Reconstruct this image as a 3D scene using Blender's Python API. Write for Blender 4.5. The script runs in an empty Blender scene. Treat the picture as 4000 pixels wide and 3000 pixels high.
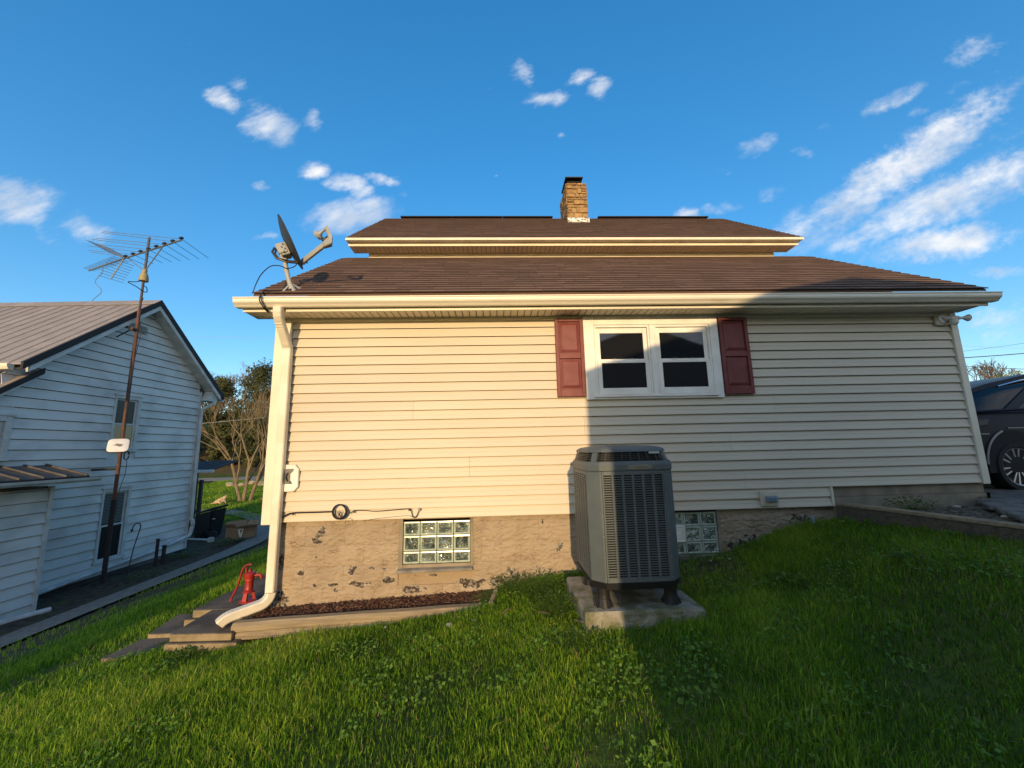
import bpy, bmesh, math, random
import numpy as np
from mathutils import Vector, Matrix
random.seed(7); rng = np.random.default_rng(11)
R = math.radians
S = bpy.context.scene
COL = S.collection
# ------------------------------------------------------------------ camera
CAMY, CAMZ = -4.2703, 1.55
YAW, PITCH, ROLL, FPX = 0.0402, 0.16059, -0.02263, 1539.9
cd = bpy.data.cameras.new('camera'); cam = bpy.data.objects.new('camera', cd); COL.objects.link(cam)
fw = Vector((math.sin(YAW)*math.cos(PITCH), math.cos(YAW)*math.cos(PITCH), math.sin(PITCH)))
r0 = Vector((math.cos(YAW), -math.sin(YAW), 0)); u0 = r0.cross(fw)
rt = math.cos(ROLL)*r0 + math.sin(ROLL)*u0; up = -math.sin(ROLL)*r0 + math.cos(ROLL)*u0
cam.matrix_world = Matrix(((rt.x, up.x, -fw.x, 0), (rt.y, up.y, -fw.y, CAMY), (rt.z, up.z, -fw.z, CAMZ), (0, 0, 0, 1)))
cd.sensor_fit = 'HORIZONTAL'; cd.sensor_width = 36; cd.lens = 36*FPX/4000
cd.clip_start = .05; cd.clip_end = 2000
S.camera = cam
# ------------------------------------------------------------------ light
SUN_T, SUN_EL = 0.10, R(10.8)
sd = Vector((SUN_T, 1, -math.tan(SUN_EL))).normalized()
sl = bpy.data.lights.new('sun', 'SUN'); sun = bpy.data.objects.new('sun', sl); COL.objects.link(sun)
sun.rotation_euler = sd.to_track_quat('-Z', 'Y').to_euler(); sun.location = (0, -30, 20)
sl.energy = 2.4; sl.angle = R(.7); sl.color = (1, .70, .37)
SKY_STRENGTH = .15
S.view_settings.view_transform = 'Standard'; S.view_settings.look = 'None'
S.view_settings.gamma = 1; S.view_settings.use_curve_mapping = False
S.view_settings.exposure = .85
W = bpy.data.worlds.new('World'); S.world = W; W.use_nodes = True
def build_world():
    nt = W.node_tree; nt.nodes.clear(); N = nt.nodes.new; L = nt.links.new
    out = N('ShaderNodeOutputWorld'); bg = N('ShaderNodeBackground'); L(bg.outputs[0], out.inputs[0])
    bg.inputs[1].default_value = SKY_STRENGTH
    sky = N('ShaderNodeTexSky'); sky.sky_type = 'NISHITA'; sky.sun_disc = False
    sky.sun_elevation = SUN_EL; sky.sun_rotation = math.pi + math.atan(SUN_T)
    sky.air_density = .92; sky.dust_density = .8; sky.ozone_density = 2.3
    hs = N('ShaderNodeHueSaturation'); hs.inputs['Saturation'].default_value = 1.56; hs.inputs['Hue'].default_value = .503; hs.inputs['Value'].default_value = 1.47
    gm = N('ShaderNodeGamma'); gm.inputs['Gamma'].default_value = .72; L(sky.outputs[0], gm.inputs['Color']); L(gm.outputs[0], hs.inputs['Color'])
    tc = N('ShaderNodeTexCoord'); sep = N('ShaderNodeSeparateXYZ'); L(tc.outputs['Generated'], sep.inputs[0])
    def mth(op, a, b=None, c=None, clamp=False):
        n = N('ShaderNodeMath'); n.operation = op; n.use_clamp = clamp
        for i, v in enumerate((a, b, c)):
            if v is None: continue
            if isinstance(v, (int, float)): n.inputs[i].default_value = v
            else: L(v, n.inputs[i])
        return n.outputs[0]
    dy = mth('MAXIMUM', sep.outputs[1], .08)
    u = mth('DIVIDE', sep.outputs[0], dy); v = mth('DIVIDE', sep.outputs[2], dy)
    uv = N('ShaderNodeCombineXYZ'); L(u, uv.inputs[0]); L(v, uv.inputs[1])
    wn = N('ShaderNodeTexNoise'); wn.inputs['Scale'].default_value = 9; wn.inputs['Detail'].default_value = 5; wn.inputs['Roughness'].default_value = .6; L(uv.outputs[0], wn.inputs['Vector'])
    wsub = N('ShaderNodeVectorMath'); wsub.operation = 'SUBTRACT'; L(wn.outputs['Color'], wsub.inputs[0]); wsub.inputs[1].default_value = (.5, .5, .5)
    wsc = N('ShaderNodeVectorMath'); wsc.operation = 'MULTIPLY'; L(wsub.outputs[0], wsc.inputs[0]); wsc.inputs[1].default_value = (.11, .07, 0)
    wuv = N('ShaderNodeVectorMath'); wuv.operation = 'ADD'; L(uv.outputs[0], wuv.inputs[0]); L(wsc.outputs[0], wuv.inputs[1])
    # clouds seen towards the house: direction (u,v), radii, tilt, strength
    blobs = [
     (60,790,140,85,8,1),(345,890,100,55,15,.75),(240,935,110,30,5,.45),(870,390,75,42,25,.9),(930,335,50,34,10,.75),(1055,490,105,66,25,.95),
     (1230,470,44,46,20,.85),(1235,665,52,34,5,.95),(1385,735,95,42,25,.9),(1500,708,70,22,12,.85),(1590,760,28,24,30,.6),(1375,845,150,66,-5,1.05),
     (1027,728,44,17,0,.8),(1050,925,56,18,-10,.65),(2036,285,44,62,-20,.75),(2145,389,85,34,-5,.8),(2265,305,62,34,-30,.75),(2343,343,46,52,20,.85),
     (2185,524,26,15,-10,.6),(3202,480,60,30,-15,.55),(2976,560,90,40,-20,.7),(3130,592,52,32,0,.65),(2850,690,85,30,15,.5),(3030,760,75,34,-20,.65),
     (2815,813,75,28,-8,.65),(2700,836,42,24,0,.85),(3475,390,135,34,-24,.8),(3580,435,55,25,-15,.6),(3810,195,120,55,-22,.75),(3736,343,95,26,-20,.6),
     (3540,640,580,84,-33,.95),(3120,880,170,66,-22,.75),(3720,770,440,100,-22,.9),(3850,620,330,170,-28,.5),(3650,1130,300,60,-5,.45),(3310,945,150,50,-10,.75),(3690,950,230,62,-6,1.05),(3900,1060,110,28,0,.7),
     (3930,1250,190,80,-5,.7),(3240,138,70,20,-15,.35),(755,167,46,22,20,.4),(2600,240,40,16,-45,.35),(3600,1090,120,26,5,.4),(1935,690,14,8,0,.6),(1930,340,12,8,0,.4)]
    acc = None
    for (px, py, rx, ry, tilt, st) in blobs:
        d = fw + rt*((px-2000)/FPX) - up*((py-1500)/FPX)
        mp = N('ShaderNodeMapping'); mp.vector_type = 'TEXTURE'
        k = 1/(FPX*(d.y/d.length)) * 1.0
        mp.inputs['Location'].default_value = (d.x/d.y, d.z/d.y, 0)
        mp.inputs['Rotation'].default_value = (0, 0, R(-tilt) - ROLL)
        sc = d.length/(FPX*d.y)
        mp.inputs['Scale'].default_value = (rx*2.0/FPX/d.y, ry*2.0/FPX/d.y, 1)
        L(wuv.outputs[0], mp.inputs['Vector'])
        ln = N('ShaderNodeVectorMath'); ln.operation = 'LENGTH'; L(mp.outputs[0], ln.inputs[0])
        mr = N('ShaderNodeMapRange'); mr.interpolation_type = 'SMOOTHSTEP'
        for i, val in enumerate((1.25, 0, 0, st)): mr.inputs[i+1].default_value = val
        L(ln.outputs['Value'], mr.inputs[0])
        acc = mr.outputs[0] if acc is None else mth('MAXIMUM', acc, mr.outputs[0])
    # cloud out of view, made thicker to add white fill to the shade
    nz0 = N('ShaderNodeTexNoise'); nz0.inputs['Scale'].default_value = 2.2; nz0.inputs['Detail'].default_value = 4
    L(tc.outputs['Generated'], nz0.inputs['Vector'])
    beh = mth('MULTIPLY', mth('LESS_THAN', sep.outputs[1], .12), mth('MULTIPLY', mth('SUBTRACT', nz0.outputs[0], .42, clamp=True), 6, clamp=True))
    acc = mth('MAXIMUM', acc, mth('MULTIPLY', beh, 1.0))
    st = N('ShaderNodeMapping'); st.vector_type = 'TEXTURE'; st.inputs['Rotation'].default_value = (0, 0, R(24)); st.inputs['Scale'].default_value = (1.25, .62, 1)
    L(uv.outputs[0], st.inputs[0])
    nz = N('ShaderNodeTexNoise'); nz.inputs['Scale'].default_value = 9; nz.inputs['Detail'].default_value = 9; nz.inputs['Roughness'].default_value = .62
    nz.inputs['Distortion'].default_value = .35; L(st.outputs[0], nz.inputs['Vector'])
    nf = N('ShaderNodeTexNoise'); nf.inputs['Scale'].default_value = 26; nf.inputs['Detail'].default_value = 6; nf.inputs['Roughness'].default_value = .6; L(st.outputs[0], nf.inputs['Vector'])
    comb = mth('ADD', mth('MULTIPLY', nz.outputs[0], .54), mth('MULTIPLY', nf.outputs[0], .46))
    den = mth('SUBTRACT', mth('ADD', mth('MULTIPLY', acc, .74), mth('MULTIPLY', comb, .98)), .83)
    mr = N('ShaderNodeMapRange'); mr.interpolation_type = 'SMOOTHSTEP'; L(den, mr.inputs[0])
    mr.inputs[1].default_value = -.04; mr.inputs[2].default_value = .50
    fac = mth('MULTIPLY', mr.outputs[0], mth('GREATER_THAN', acc, .02))
    fac = mth('MULTIPLY', fac, .93)
    shade = N('ShaderNodeTexNoise'); shade.inputs['Scale'].default_value = 5; shade.inputs['Detail'].default_value = 5; L(st.outputs[0], shade.inputs['Vector'])
    mx = N('ShaderNodeMix'); mx.data_type = 'RGBA'
    mr2 = N('ShaderNodeMapRange'); mr2.inputs[1].default_value = .40; mr2.inputs[2].default_value = .62; L(shade.outputs[0], mr2.inputs[0]); L(mr2.outputs[0], mx.inputs[0])
    mx.inputs[6].default_value = (2.1, 2.5, 3.1, 1); mx.inputs[7].default_value = (3.9, 3.85, 3.8, 1)
    m2 = N('ShaderNodeMix'); m2.data_type = 'RGBA'; L(fac, m2.inputs[0]); L(hs.outputs[0], m2.inputs[6]); L(mx.outputs[2], m2.inputs[7])
    L(m2.outputs[2], bg.inputs[0])
build_world()

# ------------------------------------------------------------------ helpers
def mat(name, c, rough=.6, var=None, vscale=4, bump=0, bscale=60, metal=0, spec=.5, rand=0, stretch=(1, 1, 1), vlo=.4, vhi=.62, detail=5, coat=0, patches=None, vdetail=4):
    m = bpy.data.materials.new(name); m.use_nodes = True; nt = m.node_tree; N = nt.nodes.new; L = nt.links.new
    b = nt.nodes['Principled BSDF']; b.inputs['Roughness'].default_value = rough; b.inputs['Metallic'].default_value = metal
    b.inputs['Specular IOR Level'].default_value = spec; b.inputs['Coat Weight'].default_value = coat
    col = None; c4 = (*c, 1); b.inputs['Base Color'].default_value = c4
    geo = N('ShaderNodeNewGeometry'); mp = N('ShaderNodeMapping'); mp.inputs['Scale'].default_value = stretch; L(geo.outputs['Position'], mp.inputs[0])
    if var is not None:
        nz = N('ShaderNodeTexNoise'); nz.inputs['Scale'].default_value = vscale; nz.inputs['Detail'].default_value = vdetail; L(mp.outputs[0], nz.inputs['Vector'])
        mr = N('ShaderNodeMapRange'); mr.inputs[1].default_value = vlo; mr.inputs[2].default_value = vhi; L(nz.outputs[0], mr.inputs[0])
        mx = N('ShaderNodeMix'); mx.data_type = 'RGBA'; L(mr.outputs[0], mx.inputs[0]); mx.inputs[6].default_value = c4; mx.inputs[7].default_value = (*var, 1); col = mx.outputs[2]
    if rand:
        oi = N('ShaderNodeObjectInfo'); hv = N('ShaderNodeHueSaturation'); mr = N('ShaderNodeMapRange'); L(oi.outputs['Random'], mr.inputs[0])
        mr.inputs[3].default_value = 1-rand; mr.inputs[4].default_value = 1+rand; L(mr.outputs[0], hv.inputs['Value'])
        if col is None: hv.inputs['Color'].default_value = c4
        else: L(col, hv.inputs['Color'])
        col = hv.outputs[0]
    if patches: col = patches(nt, geo, col if col is not None else c4)
    if col is not None: L(col, b.inputs['Base Color'])
    if bump:
        nb = N('ShaderNodeTexNoise'); nb.inputs['Scale'].default_value = bscale; nb.inputs['Detail'].default_value = detail; L(mp.outputs[0], nb.inputs['Vector'])
        bp = N('ShaderNodeBump'); bp.inputs['Strength'].default_value = bump; bp.inputs['Distance'].default_value = .02; L(nb.outputs[0], bp.inputs['Height']); L(bp.outputs[0], b.inputs['Normal'])
    return m

class MB:
    def __init__(s): s.v = []; s.f = []; s.m = []
    def poly(s, pts, m=0):
        n = len(s.v); s.v += [tuple(p) for p in pts]; s.f.append(tuple(range(n, n+len(pts)))); s.m.append(m); return s
    def hexa(s, p, m=0):                     # 8 points: bottom ring 0-3, top ring 4-7
        n = len(s.v); s.v += [tuple(q) for q in p]
        for f in ((3, 2, 1, 0), (4, 5, 6, 7), (0, 1, 5, 4), (1, 2, 6, 5), (2, 3, 7, 6), (3, 0, 4, 7)): s.f.append(tuple(n+i for i in f)); s.m.append(m)
        return s
    def box(s, x0, x1, y0, y1, z0, z1, m=0):
        return s.hexa([(x0, y0, z0), (x1, y0, z0), (x1, y1, z0), (x0, y1, z0), (x0, y0, z1), (x1, y0, z1), (x1, y1, z1), (x0, y1, z1)], m)
    def obox(s, o, a, b, c, m=0):            # origin corner + three edge vectors
        o, a, b, c = map(Vector, (o, a, b, c))
        return s.hexa([o, o+a, o+a+b, o+b, o+c, o+a+c, o+a+b+c, o+b+c], m)
    def ext(s, prof, vec, m=0, cap=True):    # closed 3D outline pushed along vec
        n = len(s.v); k = len(prof); vec = Vector(vec); p = [Vector(q) for q in prof]
        s.v += [tuple(q) for q in p] + [tuple(q+vec) for q in p]
        for i in range(k): j = (i+1) % k; s.f.append((n+i, n+j, n+k+j, n+k+i)); s.m.append(m)
        if cap: s.f.append(tuple(n+i for i in reversed(range(k)))); s.f.append(tuple(n+k+i for i in range(k))); s.m += [m, m]
        return s
    def loft(s, loops, m=0, cap=True):
        n = len(s.v); k = len(loops[0])
        for lp in loops: s.v += [tuple(q) for q in lp]
        for a in range(len(loops)-1):
            for i in range(k): j = (i+1) % k; s.f.append((n+a*k+i, n+a*k+j, n+(a+1)*k+j, n+(a+1)*k+i)); s.m.append(m)
        if cap: s.f.append(tuple(n+i for i in reversed(range(k)))); s.f.append(tuple(n+(len(loops)-1)*k+i for i in range(k))); s.m += [m, m]
        return s
    def tube(s, pts, r, n=8, m=0, cap=True, sx=1):
        pts = [Vector(p) for p in pts]; rs = r if isinstance(r, (list, tuple)) else [r]*len(pts)
        loops = []; ref = None
        for i, p in enumerate(pts):
            t = (pts[min(i+1, len(pts)-1)] - pts[max(i-1, 0)]).normalized()
            if ref is None:
                ref = Vector((0, 0, 1)) if abs(t.z) < .9 else Vector((1, 0, 0))
            a = t.cross(ref).normalized(); b = t.cross(a).normalized(); ref = b.cross(t)*1.0 if False else ref
            loops.append([p + a*math.cos(2*math.pi*k/n)*rs[i]*sx + b*math.sin(2*math.pi*k/n)*rs[i] for k in range(n)])
        return s.loft(loops, m, cap)
    def lathe(s, prof, c=(0, 0, 0), axis=(0, 0, 1), n=24, m=0, cap=True):
        ax = Vector(axis).normalized(); a = ax.orthogonal().normalized(); b = ax.cross(a); c = Vector(c)
        return s.loft([[c + ax*h + (a*math.cos(2*math.pi*k/n) + b*math.sin(2*math.pi*k/n))*r for k in range(n)] for r, h in prof], m, cap)
    def build(s, name, mats, parent=None, bevel=0, smooth=False, seg=1, kind=None, loc=None):
        me = bpy.data.meshes.new(name); me.from_pydata(s.v, [], s.f)
        for mm in (mats if isinstance(mats, (list, tuple)) else [mats]): me.materials.append(mm)
        me.polygons.foreach_set('material_index', s.m)
        bm = bmesh.new(); bm.from_mesh(me); bmesh.ops.recalc_face_normals(bm, faces=bm.faces)
        if bevel: bmesh.ops.bevel(bm, geom=[e for e in bm.edges if e.is_manifold and e.calc_face_angle(0) > .5], offset=bevel, segments=seg, affect='EDGES', clamp_overlap=True)
        bm.to_mesh(me); bm.free()
        if smooth:
            me.polygons.foreach_set('use_smooth', [True]*len(me.polygons))
            me.set_sharp_from_angle(angle=R(35))
        return link(name, me, parent, kind, loc)
def bez(pts, n=10):                                     # smooth path through points
    pts = [Vector(p) for p in pts]; out = []
    for i in range(len(pts)-1):
        p0 = pts[max(i-1, 0)]; p1 = pts[i]; p2 = pts[i+1]; p3 = pts[min(i+2, len(pts)-1)]
        for k in range(n):
            t = k/n; out.append(.5*((2*p1)+(p2-p0)*t+(2*p0-5*p1+4*p2-p3)*t*t+(-p0+3*p1-3*p2+p3)*t**3))
    return out+[pts[-1]]
def link(name, me, parent=None, kind=None, loc=None):
    o = bpy.data.objects.new(name, me); COL.objects.link(o)
    if loc is not None: o.location = loc
    if parent is not None: own(o, parent)
    if kind: o['kind'] = kind
    return o
def wm(o): return Matrix.Translation(o.location) if o.parent is None else o.matrix_parent_inverse @ Matrix.Identity(4)
POS = {}
def own(o, parent):
    o.parent = parent
    base = POS.get(parent.name, Vector((0, 0, 0)))
    o.matrix_parent_inverse = Matrix.Translation(-base); POS[o.name] = Vector((0, 0, 0)) if o.location.length == 0 else Vector(o.location)
def tag(o, label, cat, group=None):
    o['label'] = label; o['category'] = cat
    if group: o['group'] = group
    return o
def thing(name, label, cat, loc, group=None):
    o = bpy.data.objects.new(name, None); COL.objects.link(o); o.location = loc; POS[o.name] = Vector(loc); o.empty_display_size = .1
    return tag(o, label, cat, group)
def inst(src, loc, parent, name=None, rot=None, scale=None):      # a copy of an object, sharing its mesh
    c = src.copy(); COL.objects.link(c); c.location = loc
    if rot: c.rotation_euler = rot
    if scale: c.scale = scale
    own(c, parent); return c

# ------------------------------------------------------------------ terrain
PX = np.array([-400, -60, -30, -14, -9.2, -7.7, -6.95, -6.2, -4.6, -3.6, -3.0, -2.4, -.84, -.3, .6, 1.5, 2.3, 2.6, 2.9, 3.1, 3.6, 4.0, 6, 12, 40, 400])
PZ = np.array([-3, -2, -1.5, -1.2, -1.12, -1.10, -1.03, -.86, -.45, -.24, -.15, -.06, .07, .12, .26, .33, .40, .49, .59, .65, .72, .74, .78, .8, .6, -1])
def board_x(y): return 3.62 - .305*np.minimum(y, 0)
def ground(x, y):
    x = np.asarray(x, float); y = np.asarray(y, float)
    z = np.interp(x, PX, PZ)
    z = .5*z + .25*(np.interp(x-.25, PX, PZ) + np.interp(x+.25, PX, PZ))
    fr = np.clip(-y-1.3, 0, 4); z = z - .022*fr**1.6*np.clip((x+6)/5, 0, 1)
    z = z - .065*np.clip(-x/2.0, 0, 1)*np.clip((x+2.9)/.4, 0, 1)*np.exp(-((y+.45)/.42)**2)
    # raised bed and driveway beyond the retaining board
    hi = np.where(y < .02, x > board_x(y)+.02, x > 5.3)
    z = np.where(hi, np.maximum(z, .82 + .02*np.clip(x-4.3, 0, 3)), z)
    # rear of the lot: falls a little, then a bank and a wooded hill
    bx = np.clip((2.0-x)/5, 0, 1)
    rear = np.interp(y, [6, 9, 13, 17, 24, 30, 34, 40, 60, 100, 200, 400], [-1.08, -1.03, -.95, -.82, -.66, -.55, -.1, .9, 5, 12, 18, 20])
    k = np.clip((y-6)/5, 0, 1)*bx
    z = z*(1-k) + rear*k
    kr = np.clip((y-25)/60, 0, 1)*(1-bx); z = z - 3*kr
    return z
def g1(x, y): return float(ground(x, y))
def axis(a):                                           # uneven grid lines, fine near the camera
    return np.unique(np.concatenate(a))
gx = axis([np.linspace(-400, -60, 14), np.linspace(-60, -14, 30), np.linspace(-14, -4, 70), np.linspace(-4, 5, 150), np.linspace(5, 14, 50), np.linspace(14, 60, 20), np.linspace(60, 400, 14)])
gy = axis([np.linspace(-400, -40, 12), np.linspace(-40, -5, 25), np.linspace(-5, 1, 90), np.linspace(1, 20, 70), np.linspace(20, 60, 40), np.linspace(60, 400, 24)])
X, Y = np.meshgrid(gx, gy); Z = ground(X, Y)
Z = Z + np.where((np.abs(X) < 14) & (np.abs(Y) < 14), rng.normal(0, .006, X.shape), rng.normal(0, .03, X.shape)) - .012
nx, ny = len(gx), len(gy)
me = bpy.data.meshes.new('ground'); idx = np.arange(nx*ny).reshape(ny, nx)
fs = np.stack([idx[:-1, :-1], idx[:-1, 1:], idx[1:, 1:], idx[1:, :-1]], -1).reshape(-1, 4)
me.from_pydata(np.stack([X, Y, Z], -1).reshape(-1, 3).tolist(), [], fs.tolist())
def ground_mat():
    m = mat('soil_and_turf', (.035, .045, .014), .95, bump=.6, bscale=25)
    nt = m.node_tree; N = nt.nodes.new; L = nt.links.new; b = nt.nodes['Principled BSDF']
    b.inputs['Specular IOR Level'].default_value = .1
    geo = N('ShaderNodeNewGeometry'); sp = N('ShaderNodeSeparateXYZ'); L(geo.outputs['Position'], sp.inputs[0])
    def noise(s, d=5):
        n = N('ShaderNodeTexNoise'); n.inputs['Scale'].default_value = s; n.inputs['Detail'].default_value = d; L(geo.outputs['Position'], n.inputs['Vector']); return n.outputs[0]
    def rng_(v, a, bb, c=0, d=1):
        n = N('ShaderNodeMapRange'); n.inputs[1].default_value = a; n.inputs[2].default_value = bb; n.inputs[3].default_value = c; n.inputs[4].default_value = d
        if isinstance(v, float): n.inputs[0].default_value = v
        else: L(v, n.inputs[0])
        return n.outputs[0]
    def mix(f, a, c):
        n = N('ShaderNodeMix'); n.data_type = 'RGBA'
        L(f, n.inputs[0])
        for i, q in ((6, a), (7, c)):
            if isinstance(q, tuple): n.inputs[i].default_value = (*q, 1)
            else: L(q, n.inputs[i])
        return n.outputs[2]
    def mul(a, c):
        n = N('ShaderNodeMath'); n.operation = 'MULTIPLY'; L(a, n.inputs[0])
        if isinstance(c, float): n.inputs[1].default_value = c
        else: L(c, n.inputs[1])
        return n.outputs[0]
    turf = mix(rng_(noise(1.3), .35, .65), (.045, .075, .016), (.085, .12, .022))
    turf = mix(mul(rng_(noise(14), .5, .75), .8), turf, (.05, .038, .02))
    dirt = mix(rng_(noise(9), .35, .65), (.045, .035, .024), (.095, .08, .06))
    # soil along the neighbour's wall, widened over the bank as painted shade
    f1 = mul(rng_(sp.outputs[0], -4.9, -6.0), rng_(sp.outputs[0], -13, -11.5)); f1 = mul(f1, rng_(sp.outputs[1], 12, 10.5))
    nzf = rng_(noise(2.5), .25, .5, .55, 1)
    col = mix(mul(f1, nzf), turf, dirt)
    # raised bed at the right of the house, earth with pale grit
    f2 = mul(rng_(sp.outputs[0], 3.6, 3.75), rng_(sp.outputs[2], .77, .80)); f2 = mul(f2, rng_(sp.outputs[1], 8, 6))
    grit = mix(rng_(noise(30, 3), .45, .6), (.075, .062, .045), (.19, .17, .13))
    col = mix(f2, col, grit)
    # earth in front of the wall right of the air conditioner
    f3 = mul(mul(rng_(sp.outputs[0], 1.3, 1.5), rng_(sp.outputs[0], 2.6, 2.1)), mul(rng_(sp.outputs[1], -.9, -.4), rng_(noise(5), .35, .5)))
    col = mix(f3, col, dirt)
    f4 = mul(rng_(sp.outputs[1], 32.5, 33.5), rng_(sp.outputs[1], 62, 48)); col = mix(mul(f4, .9), col, mix(rng_(noise(1.5), .4, .6), (.13, .07, .035), (.07, .065, .03)))
    L(col, b.inputs['Base Color'])
    return m
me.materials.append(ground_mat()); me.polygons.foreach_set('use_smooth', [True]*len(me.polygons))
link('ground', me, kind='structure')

# ------------------------------------------------------------------ materials
def vinyl(name, c, d):
    return mat(name, c, .45, var=d, vscale=1.3, stretch=(.5, .5, 1.6), bump=.10, bscale=5, rand=.022, spec=.35, vdetail=8, vlo=.38, vhi=.68)
M_SIDE = vinyl('beige_vinyl_siding', (.60, .525, .40), (.555, .48, .365))
M_TRIM = mat('cream_trim_metal', (.74, .67, .53), .42, var=(.66, .59, .46), vscale=2.5, bump=.04, spec=.4)
M_GUT = mat('gutter_enamel', (.74, .68, .55), .38, var=(.50, .45, .34), vscale=3, stretch=(.5, 1, 3), vlo=.55, vhi=.85, bump=.03, spec=.45)
M_SOFF = mat('soffit_vinyl', (.76, .68, .54), .55, rand=.03)
M_GROOVE = mat('soffit_groove_brown', (.10, .08, .055), .8)
M_WHITE = mat('white_window_vinyl', (.80, .78, .72), .4, var=(.72, .69, .62), vscale=5, spec=.4)
M_DARK = mat('dark_gap', (.01, .01, .01), .9)
M_SHUT = mat('maroon_shutter_plastic', (.155, .034, .030), .55, var=(.20, .055, .05), vscale=7, bump=.05, bscale=160, spec=.4, vlo=.45, vhi=.75)
def block_patches(nt, geo, col):
    N = nt.nodes.new; L = nt.links.new
    acc = None
    P = [(-1.81, .725, .085, .075), (-1.86, .65, .075, .05), (-1.855, .50, .02, .025), (-1.49, .36, .055, .06), (-1.41, .225, .16, .045), (-1.122, .25, .07, .06), (-1.674, .23, .085, .032),
         (-1.862, .226, .045, .028), (-2.0, .345, .045, .035), (-1.294, .375, .05, .018), (-1.166, .36, .04, .022), (-.883, .16, .17, .05), (-1.643, .175, .045, .03), (-2.2, .46, .035, .09), (-2.2, .1, .12, .12),
         (-.04, .21, .16, .06), (.115, .31, .06, .07), (.63, .53, .07, .06), (.464, .78, .02, .05), (2.46, .48, .075, .055), (2.57, .51, .09, .05), (2.68, .55, .11, .06), (3.24, .74, .14, .05), (3.3, .70, .12, .06), (3.9, .99, .22, .03), (-.675, .285, .09, .02), (-.3, .2, .2, .06)]
    for (x, z, rx, rz) in P:
        mp = N('ShaderNodeMapping'); mp.vector_type = 'TEXTURE'; mp.inputs['Location'].default_value = (x, .02, z); mp.inputs['Scale'].default_value = (rx*1.5, 1, rz*1.5)
        L(geo.outputs['Position'], mp.inputs[0]); ln = N('ShaderNodeVectorMath'); ln.operation = 'LENGTH'; L(mp.outputs[0], ln.inputs[0])
        mr = N('ShaderNodeMapRange'); mr.inputs[1].default_value = 1; mr.inputs[2].default_value = 0; L(ln.outputs['Value'], mr.inputs[0])
        if acc is None: acc = mr.outputs[0]
        else:
            mm = N('ShaderNodeMath'); mm.operation = 'MAXIMUM'; L(acc, mm.inputs[0]); L(mr.outputs[0], mm.inputs[1]); acc = mm.outputs[0]
    nz = N('ShaderNodeTexNoise'); nz.inputs['Scale'].default_value = 17; nz.inputs['Detail'].default_value = 5; nz.inputs['Roughness'].default_value = .65; L(geo.outputs['Position'], nz.inputs['Vector'])
    def mth(op, a, b):
        n = N('ShaderNodeMath'); n.operation = op
        for i, q in enumerate((a, b)):
            if isinstance(q, (float, int)): n.inputs[i].default_value = q
            else: L(q, n.inputs[i])
        return n.outputs[0]
    s = mth('ADD', mth('MULTIPLY', acc, .55), mth('MULTIPLY', nz.outputs[0], .9))
    def step(v, a, b):
        mr = N('ShaderNodeMapRange'); mr.inputs[1].default_value = a; mr.inputs[2].default_value = b; L(v, mr.inputs[0]); return mr.outputs[0]
    def mix(f, a, c):
        n = N('ShaderNodeMix'); n.data_type = 'RGBA'; L(f, n.inputs[0])
        for i, q in ((6, a), (7, c)):
            if isinstance(q, tuple): n.inputs[i].default_value = q if len(q) == 4 else (*q, 1)
            else: L(q, n.inputs[i])
        return n.outputs[2]
    n2 = N('ShaderNodeTexNoise'); n2.inputs['Scale'].default_value = 30; n2.inputs['Detail'].default_value = 3; L(geo.outputs['Position'], n2.inputs['Vector'])
    under = mix(step(n2.outputs[0], .47, .66), (.065, .046, .034, 1), (.36, .33, .27, 1))
    # fine dirt all over
    n3 = N('ShaderNodeTexNoise'); n3.inputs['Scale'].default_value = 6; n3.inputs['Detail'].default_value = 6; L(geo.outputs['Position'], n3.inputs['Vector'])
    col = mix(mth('MULTIPLY', step(n3.outputs[0], .5, .75), .35), col, (.24, .17, .11, 1))
    # hairline peels of paint
    ck = N('ShaderNodeTexVoronoi'); ck.feature = 'DISTANCE_TO_EDGE'; ck.inputs['Scale'].default_value = 11; L(geo.outputs['Position'], ck.inputs['Vector'])
    crack = mth('MULTIPLY', step(ck.outputs['Distance'], .018, .004), step(n3.outputs[0], .56, .66))
    col = mix(crack, col, (.05, .035, .025, 1))
    col = mix(step(s, .735, .750), col, (.42, .37, .29, 1))
    return mix(step(s, .755, .775), col, under)
def rockface(m, scale=18, strength=.6):
    nt = m.node_tree; N = nt.nodes.new; L = nt.links.new; b = nt.nodes['Principled BSDF']
    geo = N('ShaderNodeNewGeometry'); mp = N('ShaderNodeMapping'); mp.inputs['Scale'].default_value = (1, 1, 1.7); L(geo.outputs['Position'], mp.inputs[0])
    v = N('ShaderNodeTexVoronoi'); v.feature = 'SMOOTH_F1'; v.inputs['Scale'].default_value = scale; v.inputs['Smoothness'].default_value = .35
    wn = N('ShaderNodeTexNoise'); wn.inputs['Scale'].default_value = 9; wn.inputs['Detail'].default_value = 3; L(mp.outputs[0], wn.inputs['Vector'])
    ad = N('ShaderNodeMix'); ad.data_type = 'VECTOR'; ad.inputs[0].default_value = .12; L(mp.outputs[0], ad.inputs[4]); L(wn.outputs['Color'], ad.inputs[5]); L(ad.outputs[1], v.inputs['Vector'])
    bp = N('ShaderNodeBump'); bp.inputs['Strength'].default_value = strength; bp.inputs['Distance'].default_value = .03; L(v.outputs['Distance'], bp.inputs['Height'])
    n2 = N('ShaderNodeTexNoise'); n2.inputs['Scale'].default_value = 120; L(geo.outputs['Position'], n2.inputs['Vector'])
    b2 = N('ShaderNodeBump'); b2.inputs['Strength'].default_value = .12; b2.inputs['Distance'].default_value = .01; L(n2.outputs[0], b2.inputs['Height']); L(bp.outputs[0], b2.inputs['Normal']); L(b2.outputs[0], b.inputs['Normal'])
    return m
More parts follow.
